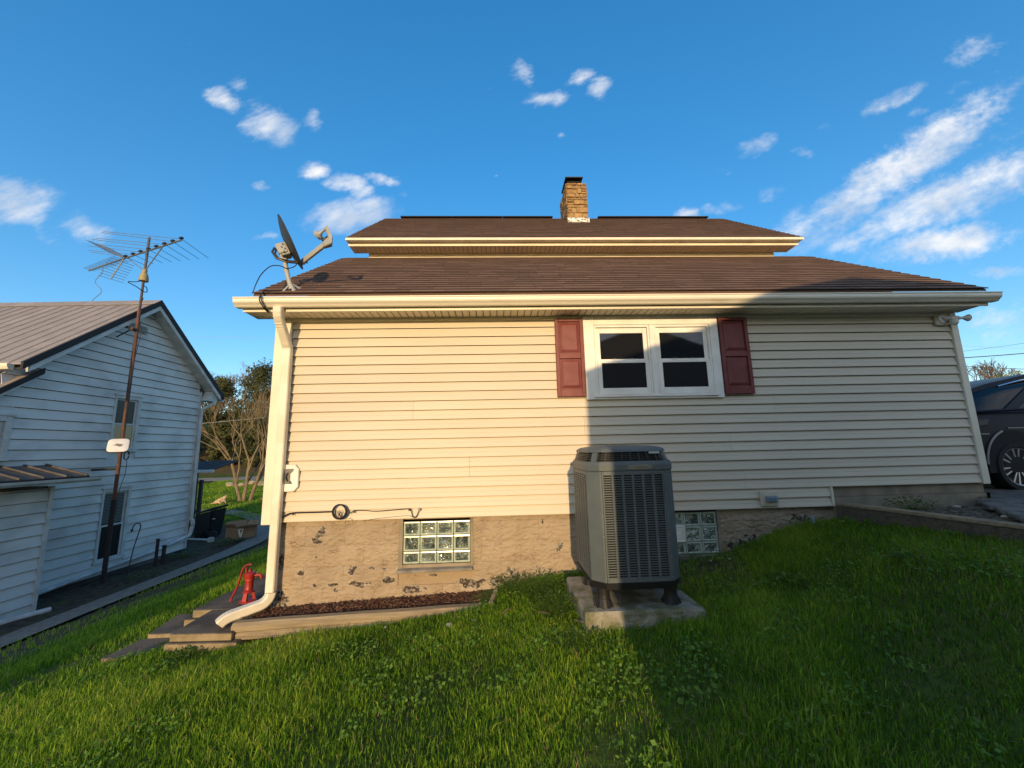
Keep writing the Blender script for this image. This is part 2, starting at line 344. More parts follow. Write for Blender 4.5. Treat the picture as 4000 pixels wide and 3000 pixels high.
M_BLOCK = rockface(mat('painted_rock_face_block', (.36, .283, .198), .85, var=(.325, .252, .172), vscale=3, rand=.04, spec=.2, patches=block_patches))
M_MORT = mat('painted_mortar', (.33, .25, .165), .9, bump=.3, spec=.2, patches=block_patches)
M_SMOOTHB = mat('painted_smooth_concrete', (.30, .25, .18), .85, var=(.22, .185, .135), vscale=5, bump=.25, bscale=50, spec=.2)
def shingle_mat():
    m = mat('brown_asphalt_shingle', (.185, .118, .086), .95, var=(.145, .090, .066), vscale=55, bump=.5, bscale=300, rand=.22, spec=.15, vlo=.35, vhi=.65)
    nt = m.node_tree; b = nt.nodes['Principled BSDF']; N = nt.nodes.new; L = nt.links.new
    at = N('ShaderNodeAttribute'); at.attribute_name = 'tone'; at.attribute_type = 'GEOMETRY'
    src = b.inputs['Base Color'].links[0].from_socket
    hv = N('ShaderNodeHueSaturation'); ad = N('ShaderNodeMath'); ad.operation = 'ADD'; ad.inputs[1].default_value = 1.0; L(at.outputs['Fac'], ad.inputs[0]); L(ad.outputs[0], hv.inputs['Value']); L(src, hv.inputs['Color']); L(hv.outputs[0], b.inputs['Base Color'])
    return m
M_SHING = shingle_mat()
M_EDGE = mat('asphalt_edge_and_shadow', (.055, .036, .028), .95, spec=.1)  # dark asphalt edge, also painting the shadow line under each shingle row
M_RIDGE = mat('black_ridge_vent', (.012, .011, .012), .9)
M_PANE = mat('dark_window_glass', (.012, .013, .015), .04, spec=.9, bump=.015, bscale=3)
M_SCREEN = mat('insect_screen', (.008, .008, .010), .65, spec=.2)
def glassblock():
    m = mat('wavy_glass_block', (.42, .46, .38), .07, metal=.75, spec=.8, var=(.07, .085, .07), vscale=11, vlo=.35, vhi=.65)
    nt = m.node_tree; N = nt.nodes.new; L = nt.links.new; b = nt.nodes['Principled BSDF']
    geo = N('ShaderNodeNewGeometry')
    w = N('ShaderNodeTexNoise'); w.inputs['Scale'].default_value = 26; w.inputs['Detail'].default_value = 1.5; w.inputs['Distortion'].default_value = 1.2; L(geo.outputs['Position'], w.inputs['Vector'])
    bp = N('ShaderNodeBump'); bp.inputs['Strength'].default_value = 1; bp.inputs['Distance'].default_value = .05; L(w.outputs[0], bp.inputs['Height']); L(bp.outputs[0], b.inputs['Normal'])
    return m
M_GB = glassblock()
M_GBR = mat('glass_block_edge', (.46, .52, .42), .22, var=(.36, .42, .34), vscale=20, spec=.6)
M_CONC = mat('grey_concrete', (.26, .235, .20), .9, var=(.17, .155, .13), vscale=6, bump=.4, bscale=60, spec=.2)
M_PADC = mat('mossy_concrete', (.30, .28, .235), .92, var=(.15, .15, .085), vscale=9, bump=.7, bscale=45, spec=.15, vlo=.42, vhi=.6)
M_TIMB = mat('weathered_timber', (.33, .26, .165), .85, var=(.22, .175, .115), vscale=10, stretch=(.25, 3, 3), bump=.5, bscale=22, spec=.2, vlo=.35, vhi=.65)
M_TIMBD = mat('dark_wet_timber', (.12, .10, .075), .85, var=(.08, .07, .05), vscale=10, stretch=(.3, 3, 3), bump=.5, bscale=22, spec=.2)
M_BLACKW = mat('black_cable_sheath', (.012, .010, .010), .45)
M_BLACKP = mat('black_plastic', (.012, .013, .016), .5, spec=.45)
M_GREYM = mat('grey_painted_metal', (.30, .29, .27), .5, var=(.25, .245, .23), vscale=9, spec=.4)
M_GALV = mat('weathered_aluminium', (.20, .21, .22), .5, metal=.4)
M_RUST = mat('rusty_pipe', (.16, .062, .032), .8, var=(.075, .04, .03), vscale=9, stretch=(1, 1, .4), bump=.3, bscale=70)

# ------------------------------------------------------------------ main house
house = thing('house', 'beige vinyl sided house with brown shingle roof and stone chimney in the middle', 'house', (1.5, 3, 0))
mb = MB(); mb.box(-2.38, 3.60, .026, 6.6, .86, 3.03); mb.box(3.602, 5.385, .026, 6.6, 1.057, 3.03); mb.build('wall', mat('brown_lap_shadow_backing', (.085, .065, .048), .9), house)  # dark backing in the open lap gaps stands in for siding shadow lines
mb = MB(); mb.box(-2.33, 5.36, .052, 6.5, -.4, .858); mb.box(3.603, 5.36, .052, 6.5, .86, 1.055); mb.build('foundation_wall', M_MORT, house)
# siding courses, split at the window, the jog and the panel joints
E4 = .1016; ZB = .8555
def clapboard(x0, x1, z, h=E4):
    mb = MB(); y = .012
    prof = [(x0, y-.0205, z+.0005), (x0, y-.0235, z), (x0, y-.0245, z+.007), (x0, y-.0135, z+h*.49), (x0, y-.0145, z+h*.53), (x0, y-.003, z+h-.0032), (x0, y+.002, z+h-.0032), (x0, y-.010, z+h*.5), (x0, y-.0205, z+.012)]
    mb.ext(prof, (x1-x0, 0, 0)); mb.build('clapboard', M_SIDE, house)
WX0, WX1, WZ0, WZ1 = .985, 2.527, 2.05, 3.01
seams = {0: [.9], 1: [.9], 2: [2.66], 3: [2.66], 4: [-.3], 5: [-.3], 6: [2.55], 7: [2.55], 8: [.95], 9: [.95], 10: [3.1, -.9], 11: [3.1, -.9]}
for j in range(21):
    z = ZB + j*E4; h = E4 if j < 20 else .098
    xs = [-2.222] + sorted(seams.get(j, [])) + [3.585 if j < 2 else 5.318]
    for a, b in zip(xs[:-1], xs[1:]):
        a2 = a + .0012; b2 = b - .0012
        if z + h*.7 > WZ0 and a2 < WX1 and b2 > WX0:
            if a2 < WX0: clapboard(a2, WX0, z, h)
            if b2 > WX1: clapboard(WX1, b2, z, h)
        else: clapboard(a2, b2, z, h)
MB().box(-2.402, -2.224, -.024, .026, .835, 2.97).build('corner_board', M_TRIM, house, bevel=.004)
MB().box(5.322, 5.403, -.026, .03, 1.045, 3.0).build('corner_post', M_TRIM, house, bevel=.004)
MB().box(3.587, 3.612, -.02, .028, .853, 1.056).build('end_trim', M_TRIM, house, bevel=.003)
MB().box(-2.402, 5.403, -.018, .024, 2.967, 3.018).build('frieze', M_SOFF, house, bevel=.003)
# foundation blocks
def block(x0, x1, z0, z1, m=M_BLOCK, rock=True, yf=.036, amp=.007):
    nxs, nzs = (5, 3) if rock else (1, 1)
    mb = MB(); g = .0008
    x0 += g; x1 -= g; z0 += g; z1 -= g
    F = [[(x0+(x1-x0)*i/nxs, (yf+.0015 if (i in (0, nxs) or k in (0, nzs)) else yf-random.uniform(0, amp)), z0+(z1-z0)*k/nzs) for i in range(nxs+1)] for k in range(nzs+1)]
    for k in range(nzs):
        for i in range(nxs): mb.poly([F[k][i], F[k][i+1], F[k+1][i+1], F[k+1][i]])
    yb = .075
    ring = [F[0][i] for i in range(nxs+1)] + [F[k][nxs] for k in range(1, nzs+1)] + [F[nzs][i] for i in range(nxs-1, -1, -1)] + [F[k][0] for k in range(nzs-1, 0, -1)]
    for a, b in zip(ring, ring[1:]+ring[:1]): mb.poly([a, (a[0], yb, a[2]), (b[0], yb, b[2]), b])
    o = mb.build('concrete_block', m, house)
    bmx = bmesh.new(); bmx.from_mesh(o.data); bmesh.ops.remove_doubles(bmx, verts=bmx.verts, dist=1e-5); bmesh.ops.recalc_face_normals(bmx, faces=bmx.faces); bmx.to_mesh(o.data); bmx.free()
rows = [(-.2, .0), (0, .2), (.2, .405), (.405, .605), (.605, .8), (.8, .856)]
wins = [(-1.03, -.27, .335, .86), (1.585, 2.352, .375, .86)]
for r_, (z0, z1) in enumerate(rows):
    off = (0, .2)[r_ % 2]
    xs = list(np.arange(-2.4-off+.02, 3.7, .4)); xs = [max(-2.335, x) for x in xs if x > -2.7]; xs = sorted(set(round(x, 4) for x in xs))
    for a, b in zip(xs[:-1], xs[1:]):
        b = min(b, 3.62)
        segs = [(a, b)]
        for (wa, wb, w0, w1) in wins:
            if z1 > w0+.02 and z0 < w1:
                ns = []
                for (p, q) in segs:
                    if q <= wa or p >= wb: ns.append((p, q))
                    else:
                        if p < wa: ns.append((p, wa))
                        if q > wb: ns.append((wb, q))
                segs = ns
        for p, q in segs:
            if q-p > .03: block(p, q, z0, z1, rock=(z1-z0 > .1))
# upper blocks right of the jog
for r_, (z0, z1, yf) in enumerate([(.95, 1.056, .03), (.72, .948, .012)]):
    xs = [3.615] + [3.615+.2*(r_)+.4*k for k in range(1, 5)] + [5.375]
    for a, b in zip(xs[:-1], xs[1:]): block(a, b, z0, z1, rock=False, m=M_SMOOTHB, yf=yf)
# glass block basement windows
def glass_window(x0, x1, z0, z1, cols, lbl, vent=None):
    MB().box(x0-.022, x0, .02, .055, z0-.02, z1).box(x1, x1+.022, .02, .055, z0-.02, z1)
    fr = MB().box(x0-.02, x1+.02, .052, .09, z0-.02, z1+.02).build('glass_block_window', M_GBR, house); fr['label'] = lbl
    wz = (z1-z0); zs = [z0, z0+wz*.29, z0+wz*.66, z1]; cw = (x1-x0)/cols
    for c_ in range(cols):
        for k in range(3):
            if vent and c_ == vent[0] and k == vent[1]: continue
            a, b, p, q = x0+c_*cw+.0012, x0+(c_+1)*cw-.0012, zs[k]+.0012, zs[k+1]-.0012
            mb = MB(); i = .014
            O = [(a, .05, p), (b, .05, p), (b, .05, q), (a, .05, q)]; F = [(a+.004, .036, p+.004), (b-.004, .036, p+.004), (b-.004, .036, q-.004), (a+.004, .036, q-.004)]
            I = [(a+i, .034, p+i), (b-i, .034, p+i), (b-i, .034, q-i), (a+i, .034, q-i)]; J = [(a+i+.006, .041, p+i+.006), (b-i-.006, .041, p+i+.006), (b-i-.006, .041, q-i-.006), (a+i+.006, .041, q-i-.006)]
            for u_, w_ in ((O, F), (F, I)):
                for t in range(4): mb.poly([u_[t], u_[(t+1) % 4], w_[(t+1) % 4], w_[t]], 0)
            for t in range(4): mb.poly([I[t], I[(t+1) % 4], J[(t+1) % 4], J[t]], 0)
            mb.poly(J, 1); o = mb.build('glass_block', [M_GBR, M_GB], fr)
    return fr
gw = glass_window(-.985, -.296, .40, .818, 4, 'sunlit glass block window left of the air conditioner')
MB().box(-1.03, -.987, .022, .06, .36, .855).build('reveal', M_SMOOTHB, gw); MB().box(-.294, -.268, .022, .06, .36, .855).build('reveal', M_SMOOTHB, gw)
MB().box(-.986, -.295, .03, .06, .362, .398).build('bottom_frame', M_SMOOTHB, gw)
MB().hexa([(-1.045, -.03, .33), (-.268, -.03, .335), (-.268, .05, .335), (-1.045, .05, .33), (-1.03, -.022, .353), (-.272, -.022, .36), (-.272, .05, .375), (-1.03, .05, .37)]).build('sill', M_CONC, gw, bevel=.004)
gw2 = glass_window(1.61, 2.325, .405, .83, 4, 'shaded glass block window right of the air conditioner', vent=(1, 1))
MB().box(1.585, 1.608, .022, .06, .38, .855).build('reveal', M_SMOOTHB, gw2); MB().box(2.327, 2.352, .022, .06, .38, .855).build('reveal', M_SMOOTHB, gw2)
MB().box(1.585, 2.352, -.01, .06, .355, .40).build('sill', M_CONC, gw2, bevel=.004)
a, b, p, q = 1.79, 1.967, .53, .70
mb = MB(); mb.box(a, b, .028, .05, p, q); mb.box(a, b, .018, .03, p, p+.016); mb.box(a, b, .018, .03, q-.016, q); mb.box(a, a+.014, .018, .03, p+.016, q-.016); mb.box(b-.014, b, .018, .03, p+.016, q-.016)
mb.build('air_vent', M_WHITE, gw2, bevel=.002)
for k in range(3):
    MB().box(a+.04, b-.045, .022, .028, p+.035+k*.037, p+.063+k*.037).build('vent_flap', M_WHITE, gw2, bevel=.002)

# double window with shutters
win = MB()
F0 = win.box(.985, 1.105, -.032, .02, 2.05, 3.012).box(2.43, 2.527, -.032, .02, 2.05, 3.012).box(1.105, 2.43, -.032, .02, 2.895, 3.012).box(1.105, 2.43, -.032, .02, 2.05, 2.085)
w_ = win.build('window', M_WHITE, house, bevel=.004)
MB().box(1.735, 1.79, -.034, .02, 2.092, 2.893).build('mullion', M_WHITE, w_, bevel=.004)
MB().box(1.075, 2.455, -.052, -.0325, 2.072, 2.096).build('window_sill', M_WHITE, w_, bevel=.004)
def sash(x0, x1, z0, z1, y, t, pane, pm, tb):
    mb = MB(); mb.box(x0, x0+t, y, y+.022, z0, z1).box(x1-t, x1, y, y+.022, z0, z1).box(x0+t, x1-t, y, y+.022, z1-tb[1], z1).box(x0+t, x1-t, y, y+.022, z0, z0+tb[0])
    s_ = mb.build('sash', M_WHITE, w_, bevel=.003)
    MB().box(x0+t, x1-t, y+.009, y+.016, z0+tb[0], z1-tb[1]).build('pane', pm, w_)
for x0, x1 in ((1.107, 1.733), (1.792, 2.428)):
    MB().box(x0, x0+.02, -.026, .02, 2.098, 2.893).box(x1-.02, x1, -.026, .02, 2.098, 2.893).box(x0+.02, x1-.02, -.026, .02, 2.868, 2.893).build('window_jamb', M_WHITE, w_, bevel=.002)
    sash(x0+.022, x1-.022, 2.47, 2.866, -.004, .045, 1, M_PANE, (.035, .062))
    sash(x0+.022, x1-.022, 2.10, 2.485, -.0275, .045, 1, M_SCREEN, (.075, .03))
    for q in (.35, .66):
        xx = x0+(x1-x0)*q; mb = MB(); mb.box(xx-.022, xx+.022, -.02, -.006, 2.487, 2.497).box(xx-.02, xx+.012, -.026, -.012, 2.497, 2.503); mb.build('sash_lock', M_WHITE, w_, bevel=.002)
def shutter(x0, x1, z0, z1):
    st = .038; mid = z0+(z1-z0)*.515
    mb = MB(); y0, y1 = -.047, -.012
    mb.box(x0, x0+st, y0, y1, z0, z1).box(x1-st, x1, y0, y1, z0, z1).box(x0+st, x1-st, y0, y1, z1-.035, z1).box(x0+st, x1-st, y0, y1, mid-.03, mid+.03).box(x0+st, x1-st, y0, y1, z0, z0+.085)
    mb.box(x0+st, x1-st, -.028, y1, z0+.085, mid-.03).box(x0+st, x1-st, -.028, y1, mid+.03, z1-.035)
    s_ = mb.build('shutter', M_SHUT, house, bevel=.004)
    for p, q in ((z0+.085, mid-.03), (mid+.03, z1-.035)):
        a, b = x0+st+.012, x1-st-.012; p += .014; q -= .014; i = .026
        MB().loft([[(a, -.0285, p), (b, -.0285, p), (b, -.0285, q), (a, -.0285, q)], [(a, -.032, p), (b, -.032, p), (b, -.032, q), (a, -.032, q)], [(a+i, -.044, p+i), (b-i, -.044, p+i), (b-i, -.044, q-i), (a+i, -.044, q-i)]]).build('raised_panel', M_SHUT, s_)
    for sx in (x0+.018, x1-.018):
        for sz in (z0+.035, mid, z1-.02): MB().lathe([(.005, 0), (.005, .003), (.003, .005)], (sx, y0-.0005, sz), (0, -1, 0), 8).build('screw', M_SHUT, s_)
shutter(.664, .978, 2.085, 2.968); shutter(2.538, 2.868, 2.086, 2.966)

# lower eave: soffit slats, fascia, gutter
sl0 = MB().box(0, .067, -.248, -.002, 0, .012).build('soffit_slat', M_SOFF, house, bevel=.003, loc=(-2.612, 0, 3.008))
n_ = int(8.13/.0753)
for i in range(1, n_): inst(sl0, (-2.612+i*.0753, 0, 3.008), house)
MB().box(-2.61, 5.505, -.25, .03, 3.021, 3.03).build('soffit_backing', M_GROOVE, house)
MB().box(-2.612, 5.505, -.266, -.2485, 2.998, 3.032).build('lower_fascia', M_TRIM, house, bevel=.003)
MB().box(-2.56, 5.47, -.25, -.235, 3.032, 3.14).build('fascia', M_GUT, house)
gp = [(-.252, 3.036), (-.318, 3.030), (-.326, 3.036), (-.338, 3.05), (-.360, 3.068), (-.366, 3.083), (-.366, 3.108), (-.374, 3.112), (-.374, 3.122), (-.362, 3.124), (-.360, 3.114), (-.352, 3.09), (-.262, 3.09), (-.258, 3.124), (-.252, 3.124)]
MB().ext([(-2.655, y, z) for y, z in gp], (8.21, 0, 0)).build('gutter', M_GUT, house)
# roofs -------------------------------------------------------------
def roof_deck(name, x0, x1, ya, za, yb, zb, th, m):
    MB().ext([(x0, ya, za-.006), (x0, yb, zb-.006), (x0, yb, zb-th), (x0, ya, za-th)], (x1-x0, 0, 0)).build(name, m, house)
LO = dict(x0=-2.475, x1=5.415, ya=-.345, za=3.168, yb=1.955, zb=3.168+2.30*.682)
UP = dict(x0=-2.352, x1=5.142, ya=1.615, za=4.885, yb=3.80, zb=4.885+2.185*.785)
roof_deck('roof_deck', LO['x0']+.01, LO['x1']-.01, LO['ya'], LO['za'], LO['yb'], LO['zb'], .03, M_SHING)
roof_deck('roof_deck', UP['x0']+.01, UP['x1']-.01, UP['ya'], UP['za'], UP['yb'], UP['zb'], .03, M_SHING)
def shingles(D, expo, limit, seed):
    rr = random.Random(seed)
    L_ = math.hypot(D['yb']-D['ya'], D['zb']-D['za']); cy, cz = (D['yb']-D['ya'])/L_, (D['zb']-D['za'])/L_
    ang = math.atan2(cz, cy)
    protos = []
    for w in (.30, .22, .37):
        for v in range(2):
            mb = MB(); th = .009
            mb.ext([(0, 0, th+.004), (0, expo+.02, .002), (0, expo+.02, 0), (0, 0, .002)], (w-.004, 0, 0)); mb.m = [0, 0, 0, 1, 1, 1]; protos.append((w, mb))
    meshes = []
    for w, mb in protos:
        me = bpy.data.meshes.new('shingle'); me.from_pydata(mb.v, [], mb.f); me.materials.append(M_SHING); me.materials.append(M_EDGE); me.polygons.foreach_set('material_index', mb.m); meshes.append((w, me, mb))
    rest = MB(); tones = []; count = 0
    nr = int(L_/expo)
    for r_ in range(-0, nr+1):
        dist = r_*expo - .018
        y0 = D['ya']+cy*dist; z0 = D['za']+cz*dist
        if dist+expo > L_: break
        x = D['x0'] - rr.uniform(0, .2)
        jag = rr.uniform(-.008, .008)
        while x < D['x1']-.02:
            w, me, mb = meshes[rr.randrange(len(meshes))]
            xa = max(x, D['x0']+jag); xb = min(x+w, D['x1']+jag); sx = (xb-xa)/w
            if sx > .05:
                zz = z0 + rr.uniform(0, .002)
                if count < limit:
                    o = bpy.data.objects.new('shingle', me); COL.objects.link(o); o.location = (xa, y0, zz); o.rotation_euler = (ang, 0, 0); o.scale = (sx, 1, 1); own(o, house)
                else:
                    n = len(rest.v); ca, sa = math.cos(ang), math.sin(ang)
                    for (px, py, pz) in mb.v: rest.v.append((xa+px*sx, y0+py*ca-pz*sa, zz+py*sa+pz*ca))
                    t = rr.uniform(-.22, .22)
                    for f, mi in zip(mb.f, mb.m): rest.f.append(tuple(n+i for i in f)); rest.m.append(mi); tones.append(t)
                count += 1
            x += w
    o = rest.build('shingles', [M_SHING, M_EDGE], house, kind='stuff') if rest.f else None
    if o:
        at = o.data.attributes.new('tone', 'FLOAT', 'FACE'); at.data.foreach_set('value', tones)
shingles(LO, .128, 300, 3); shingles(UP, .128, 0, 5)
# rear slopes and gable ends close the body
MB().ext([(UP['x0']+.02, 3.80, UP['zb']-.006), (UP['x0']+.02, 6.9, UP['zb']-2.4), (UP['x0']+.02, 6.9, UP['zb']-2.44), (UP['x0']+.02, 3.80, UP['zb']-.04)], (7.45, 0, 0)).build('rear_roof', M_SHING, house)
MB().ext([(-2.09, 1.953, 3.0), (-2.09, 1.953, 4.86), (-2.09, 3.80, 6.52), (-2.09, 6.5, 4.4), (-2.09, 6.5, 3.0)], (6.94, 0, 0)).build('upper_wall', M_TRIM, house)
for x in (-2.38, 5.37): MB().ext([(x, .03, 3.03), (x, 1.95, 4.66), (x, 6.5, 4.66), (x, 6.5, 3.03)], (.015, 0, 0)).build('gable_wall', M_SIDE, house)
sl1 = MB().box(0, .069, 1.705, 1.95, 0, .012).build('upper_soffit_slat', M_SOFF, house, bevel=.003, loc=(-2.325, 0, 4.80))
for i in range(1, 98): inst(sl1, (-2.325+i*.0756, 0, 4.80), house)
MB().box(-2.32, 5.08, 1.70, 1.96, 4.813, 4.822).build('soffit_backing', M_GROOVE, house)
MB().box(-2.33, 5.09, 1.685, 1.7035, 4.79, 4.856).build('upper_fascia', M_TRIM, house, bevel=.003)
MB().box(-2.345, 5.125, 1.592, 1.606, 4.842, 4.884).build('drip_edge', M_TRIM, house, bevel=.003); MB().box(-2.34, 5.11, 1.607, 1.70, 4.846, 4.852).build('drip_soffit', M_TRIM, house)
for x0, x1 in ((-2.03, 1.31), (2.32, 4.83)):
    n = max(1, round((x1-x0)/1.2))
    for i in range(n): MB().box(x0+(x1-x0)*i/n, x0+(x1-x0)*(i+1)/n-.004, 3.70, 3.92, UP['zb']-.03, UP['zb']-.003).build('ridge_vent', M_RIDGE, house, bevel=.006)
# chimney
M_ST = mat('ochre_sandstone', (.36, .225, .095), .9, var=(.25, .155, .075), vscale=14, bump=.5, bscale=60, rand=.28, spec=.15)
M_STM = mat('chimney_mortar', (.30, .24, .16), .95, bump=.4)
CX0, CX1, CY0, CY1, CZ0, CZ1 = 1.553, 1.98, 3.25, 4.05, 5.95, 7.05
chim = MB().box(CX0+.02, CX1-.02, CY0+.02, CY1-.02, CZ0, CZ1).build('chimney', M_STM, house)
rr = random.Random(4)
def stones(face):
    z = CZ0+.12
    while z < CZ1+.04:
        h = rr.choice((.06, .085, .11, .13)); h = min(h, CZ1+.045-z)
        if h < .03: break
        a, b = (CX0, CX1) if face == 'f' else (CY0+.03, CY1)
        x = a
        while x < b-.02:
            w = rr.choice((.09, .13, .17, .22)); w = min(w, b-x)
            if b-x-w < .05: w = b-x
            sub = rr.random() < .25 and h > .1
            for (p, q) in ([(z, z+h*.5), (z+h*.5, z+h)] if sub else [(z, z+h)]):
                d = rr.uniform(0, .018); g = .006
                j = lambda: rr.uniform(-.005, .005)
                if face == 'f': P = [(x+g+j(), p+g+j()), (x+w-g+j(), p+g+j()), (x+w-g+j(), q-g+j()), (x+g+j(), q-g+j())]; mb = MB().loft([[(u, CY0+.03, v) for u, v in P], [(u, CY0-d, v) for u, v in P]])
                else: P = [(x+g+j(), p+g+j()), (x+w-g+j(), p+g+j()), (x+w-g+j(), q-g+j()), (x+g+j(), q-g+j())]; s = -1 if face == 'l' else 1; X0 = CX0 if s < 0 else CX1; mb = MB().loft([[(X0-s*.03, u, v) for u, v in P], [(X0+s*(d+.002), u, v) for u, v in P]])
                mb.build('stone', M_ST, chim, bevel=.006)
            x += w
        z += h
stones('f'); stones('l'); stones('r')
mb = MB(); a, b, c_, d_ = CX0+.03, CX1-.10, CY0+.08, CY1-.25
mb.box(a, b, c_, d_, CZ1+.11, CZ1+.118); mb.box(a+.03, b-.03, c_+.03, d_-.03, CZ1-.01, CZ1+.109); mb.box(a+.05, b-.05, c_+.05, d_-.05, CZ1+.119, CZ1+.164); mb.box(a-.04, b+.04, c_-.06, d_+.02, CZ1+.165, CZ1+.185)
mb.build('chimney_cap', M_BLACKP, chim)
mb = MB()
for i in range(9):
    x0 = CX0-.012+(CX1-CX0+.024)*i/9; x1 = CX0-.012+(CX1-CX0+.024)*(i+1)/9
    mb.hexa([(x0, CY0-.045, 6.14), (x1, CY0-.045, 6.14), (x1, CY0, 6.16), (x0, CY0, 6.16), (x0, CY0-.03, 6.23+rr.uniform(-.01, .035)), (x1, CY0-.03, 6.23+rr.uniform(-.01, .035)), (x1, CY0, 6.27), (x0, CY0, 6.27)])
mb.build('flashing', mat('peeling_white_flashing', (.72, .70, .64), .6, var=(.15, .12, .08), vscale=22, vlo=.52, vhi=.6), chim)
# downspout
def rect_sweep(pts, w, d, name, m, parent, aref=(1, 0, 0)):
    loops = []
    pts = [Vector(p) for p in pts]
    for i, p in enumerate(pts):
        t = (pts[min(i+1, len(pts)-1)]-pts[max(i-1, 0)]).normalized()
        a = Vector(aref); a = (a-t*a.dot(t)).normalized(); b = t.cross(a)
        loops.append([p+a*w/2*s+b*d/2*q for s, q in ((-1, -.7), (-.8, -1), (.8, -1), (1, -.7), (1, .7), (.8, 1), (-.8, 1), (-1, .7))])
    return MB().loft(loops).build(name, m, parent, smooth=False)
M_DS = mat('ribbed_downspout_enamel', (.76, .70, .57), .4, var=(.66, .60, .47), vscale=4, spec=.4)
ds = rect_sweep([(-2.222, -.315, 3.03), (-2.222, -.315, 2.975), (-2.222, -.305, 2.94), (-2.223, -.285, 2.91), (-2.225, -.19, 2.80), (-2.227, -.11, 2.70), (-2.228, -.08, 2.67), (-2.228, -.07, 2.63), (-2.228, -.066, 2.0), (-2.23, -.066, 1.0), (-2.232, -.066, .22)], .086, .072, 'downspout', M_DS, house)
def bend(p0, pts): return [p0]+pts
el = []; hd = Vector((-.80, -.60, 0))
for k in range(0, 9):
    t = k/8*1.38; el.append(Vector((-2.232, -.066, .215))+hd*(.10*(1-math.cos(t)))-Vector((0, 0, .10*math.sin(t))))
for k in range(1, 5): el.append(el[8]+hd*.05*k-Vector((0, 0, .008*k)))
q1 = el[-1]
for k in range(1, 7):
    t = k/6*1.0; el.append(q1+hd*(.13*math.sin(t))-Vector((0, 0, .13*(1-math.cos(t))*.7+.01*k/6)))
rect_sweep(el, .098, .082, 'downspout_elbow', M_DS, ds, (.63, -.77, 0))
for k in range(7):
    z = 2.86-.024*k; MB().box(-2.262, -2.186, -.26+.022*k-.036, -.26+.022*k-.028, z, z+.008).build('crimp', M_DS, ds)

# ------------------------------------------------------------------ air conditioner on its pad
pad = MB(); pz = .40
P0 = [(.597, -1.31), (1.452, -1.31), (1.452, -.52), (.597, -.52)]
def jit(l, s=.006): return [tuple(c+random.uniform(-s, s) for c in p) for p in l]
ring = []
for a, b in zip(P0, P0[1:]+P0[:1]):
    for k in range(6): ring.append((a[0]+(b[0]-a[0])*k/6, a[1]+(b[1]-a[1])*k/6))
cx, cy = 1.02, -.92
mbp = MB(); mbp.loft([jit([(x, y, .16) for x, y in ring], .004), jit([(x, y, pz-.02) for x, y in ring], .006), jit([(x+(cx-x)*.02, y+(cy-y)*.02, pz) for x, y in ring], .003)])
pado = tag(mbp.build('concrete_pad', M_PADC, None, smooth=False), 'mossy concrete slab under the air conditioner', 'concrete pad')
M_AC = mat('grey_green_powder_coat', (.105, .125, .128), .5, var=(.088, .105, .108), vscale=5, bump=.06, bscale=160, spec=.4)
M_ACD = mat('air_conditioner_interior', (.006, .007, .008), .8)
M_ACG = mat('dark_grille', (.035, .04, .042), .5)
M_ACB = mat('black_base_pan', (.008, .008, .009), .6, bump=.1)
ac = thing('air_conditioner', 'tall grey louvred air conditioner standing on the concrete slab', 'air conditioner', (1.02, -.92, pz))
AX0, AX1, AY0, AY1 = .675, 1.34, -1.29, -.60
def octo(z, i=0, ch=.085):
    x0, x1, y0, y1 = AX0+i, AX1-i, AY0+i, AY1-i
    return [(x0+ch, y0, z), (x1-ch, y0, z), (x1, y0+ch, z), (x1, y1-ch, z), (x1-ch, y1, z), (x0+ch, y1, z), (x0, y1-ch, z), (x0, y0+ch, z)]
AZ0, AZ1 = .578, 1.36
MB().loft([octo(AZ0+.01, .035), octo(AZ1, .035)]).build('core', M_ACD, ac)
# corner posts
ch = .085
for (sx, sy) in ((0, 0), (1, 0), (1, 1), (0, 1)):
    X0 = AX0 if sx == 0 else AX1; Y0 = AY0 if sy == 0 else AY1; dx = 1 if sx == 0 else -1; dy = 1 if sy == 0 else -1
    pr = [(X0+dx*ch, Y0, AZ0), (X0, Y0+dy*ch, AZ0), (X0, Y0+dy*(ch+.012), AZ0), (X0+dx*.018, Y0+dy*(ch+.012), AZ0), (X0+dx*(ch+.012), Y0+dy*.018, AZ0), (X0+dx*(ch+.012), Y0, AZ0)]
    MB().ext(pr, (0, 0, AZ1-AZ0)).build('corner_post', M_AC, ac, bevel=.004)
def louvre_side(o, e, nrm, width):                 # o: lower corner; e: along; nrm: outward
    o, e, nrm = Vector(o), Vector(e), Vector(nrm); up_ = Vector((0, 0, 1)); H = AZ1-AZ0
    cols = 6; rib = .016; m = .012; fz = .03
    fr = MB(); fr.obox(o-nrm*.014, e*m, nrm*.014, up_*H).obox(o+e*(width-m)-nrm*.014, e*m, nrm*.014, up_*H).obox(o+e*m-nrm*.014, e*(width-2*m), nrm*.014, up_*fz).obox(o+e*m+up_*(H-fz)-nrm*.014, e*(width-2*m), nrm*.014, up_*fz)
    p = fr.build('louvre_panel', M_AC, ac, bevel=.002)
    cw = (width-2*m-rib*(cols-1))/cols; n = 42; ph = (H-2*fz)/n
    for c_ in range(cols):
        x = m+c_*(cw+rib); mb = MB()
        if c_ < cols-1: mb.obox(o+e*(x+cw)+up_*fz-nrm*.011, e*rib, nrm*.0105, up_*(H-2*fz))
        for k in range(n):
            z = fz+k*ph
            b = o+e*x+up_*z
            mb.obox(b-nrm*.008+up_*ph*.0, e*cw, nrm*.0085, up_*ph*.42)
        mb.build('louvre_column', M_AC, p, kind='stuff')
W1 = AX1-AX0-2*ch-.026; W2 = AY1-AY0-2*ch-.026
louvre_side((AX0+ch+.013, AY0, AZ0), (1, 0, 0), (0, -1, 0), W1)
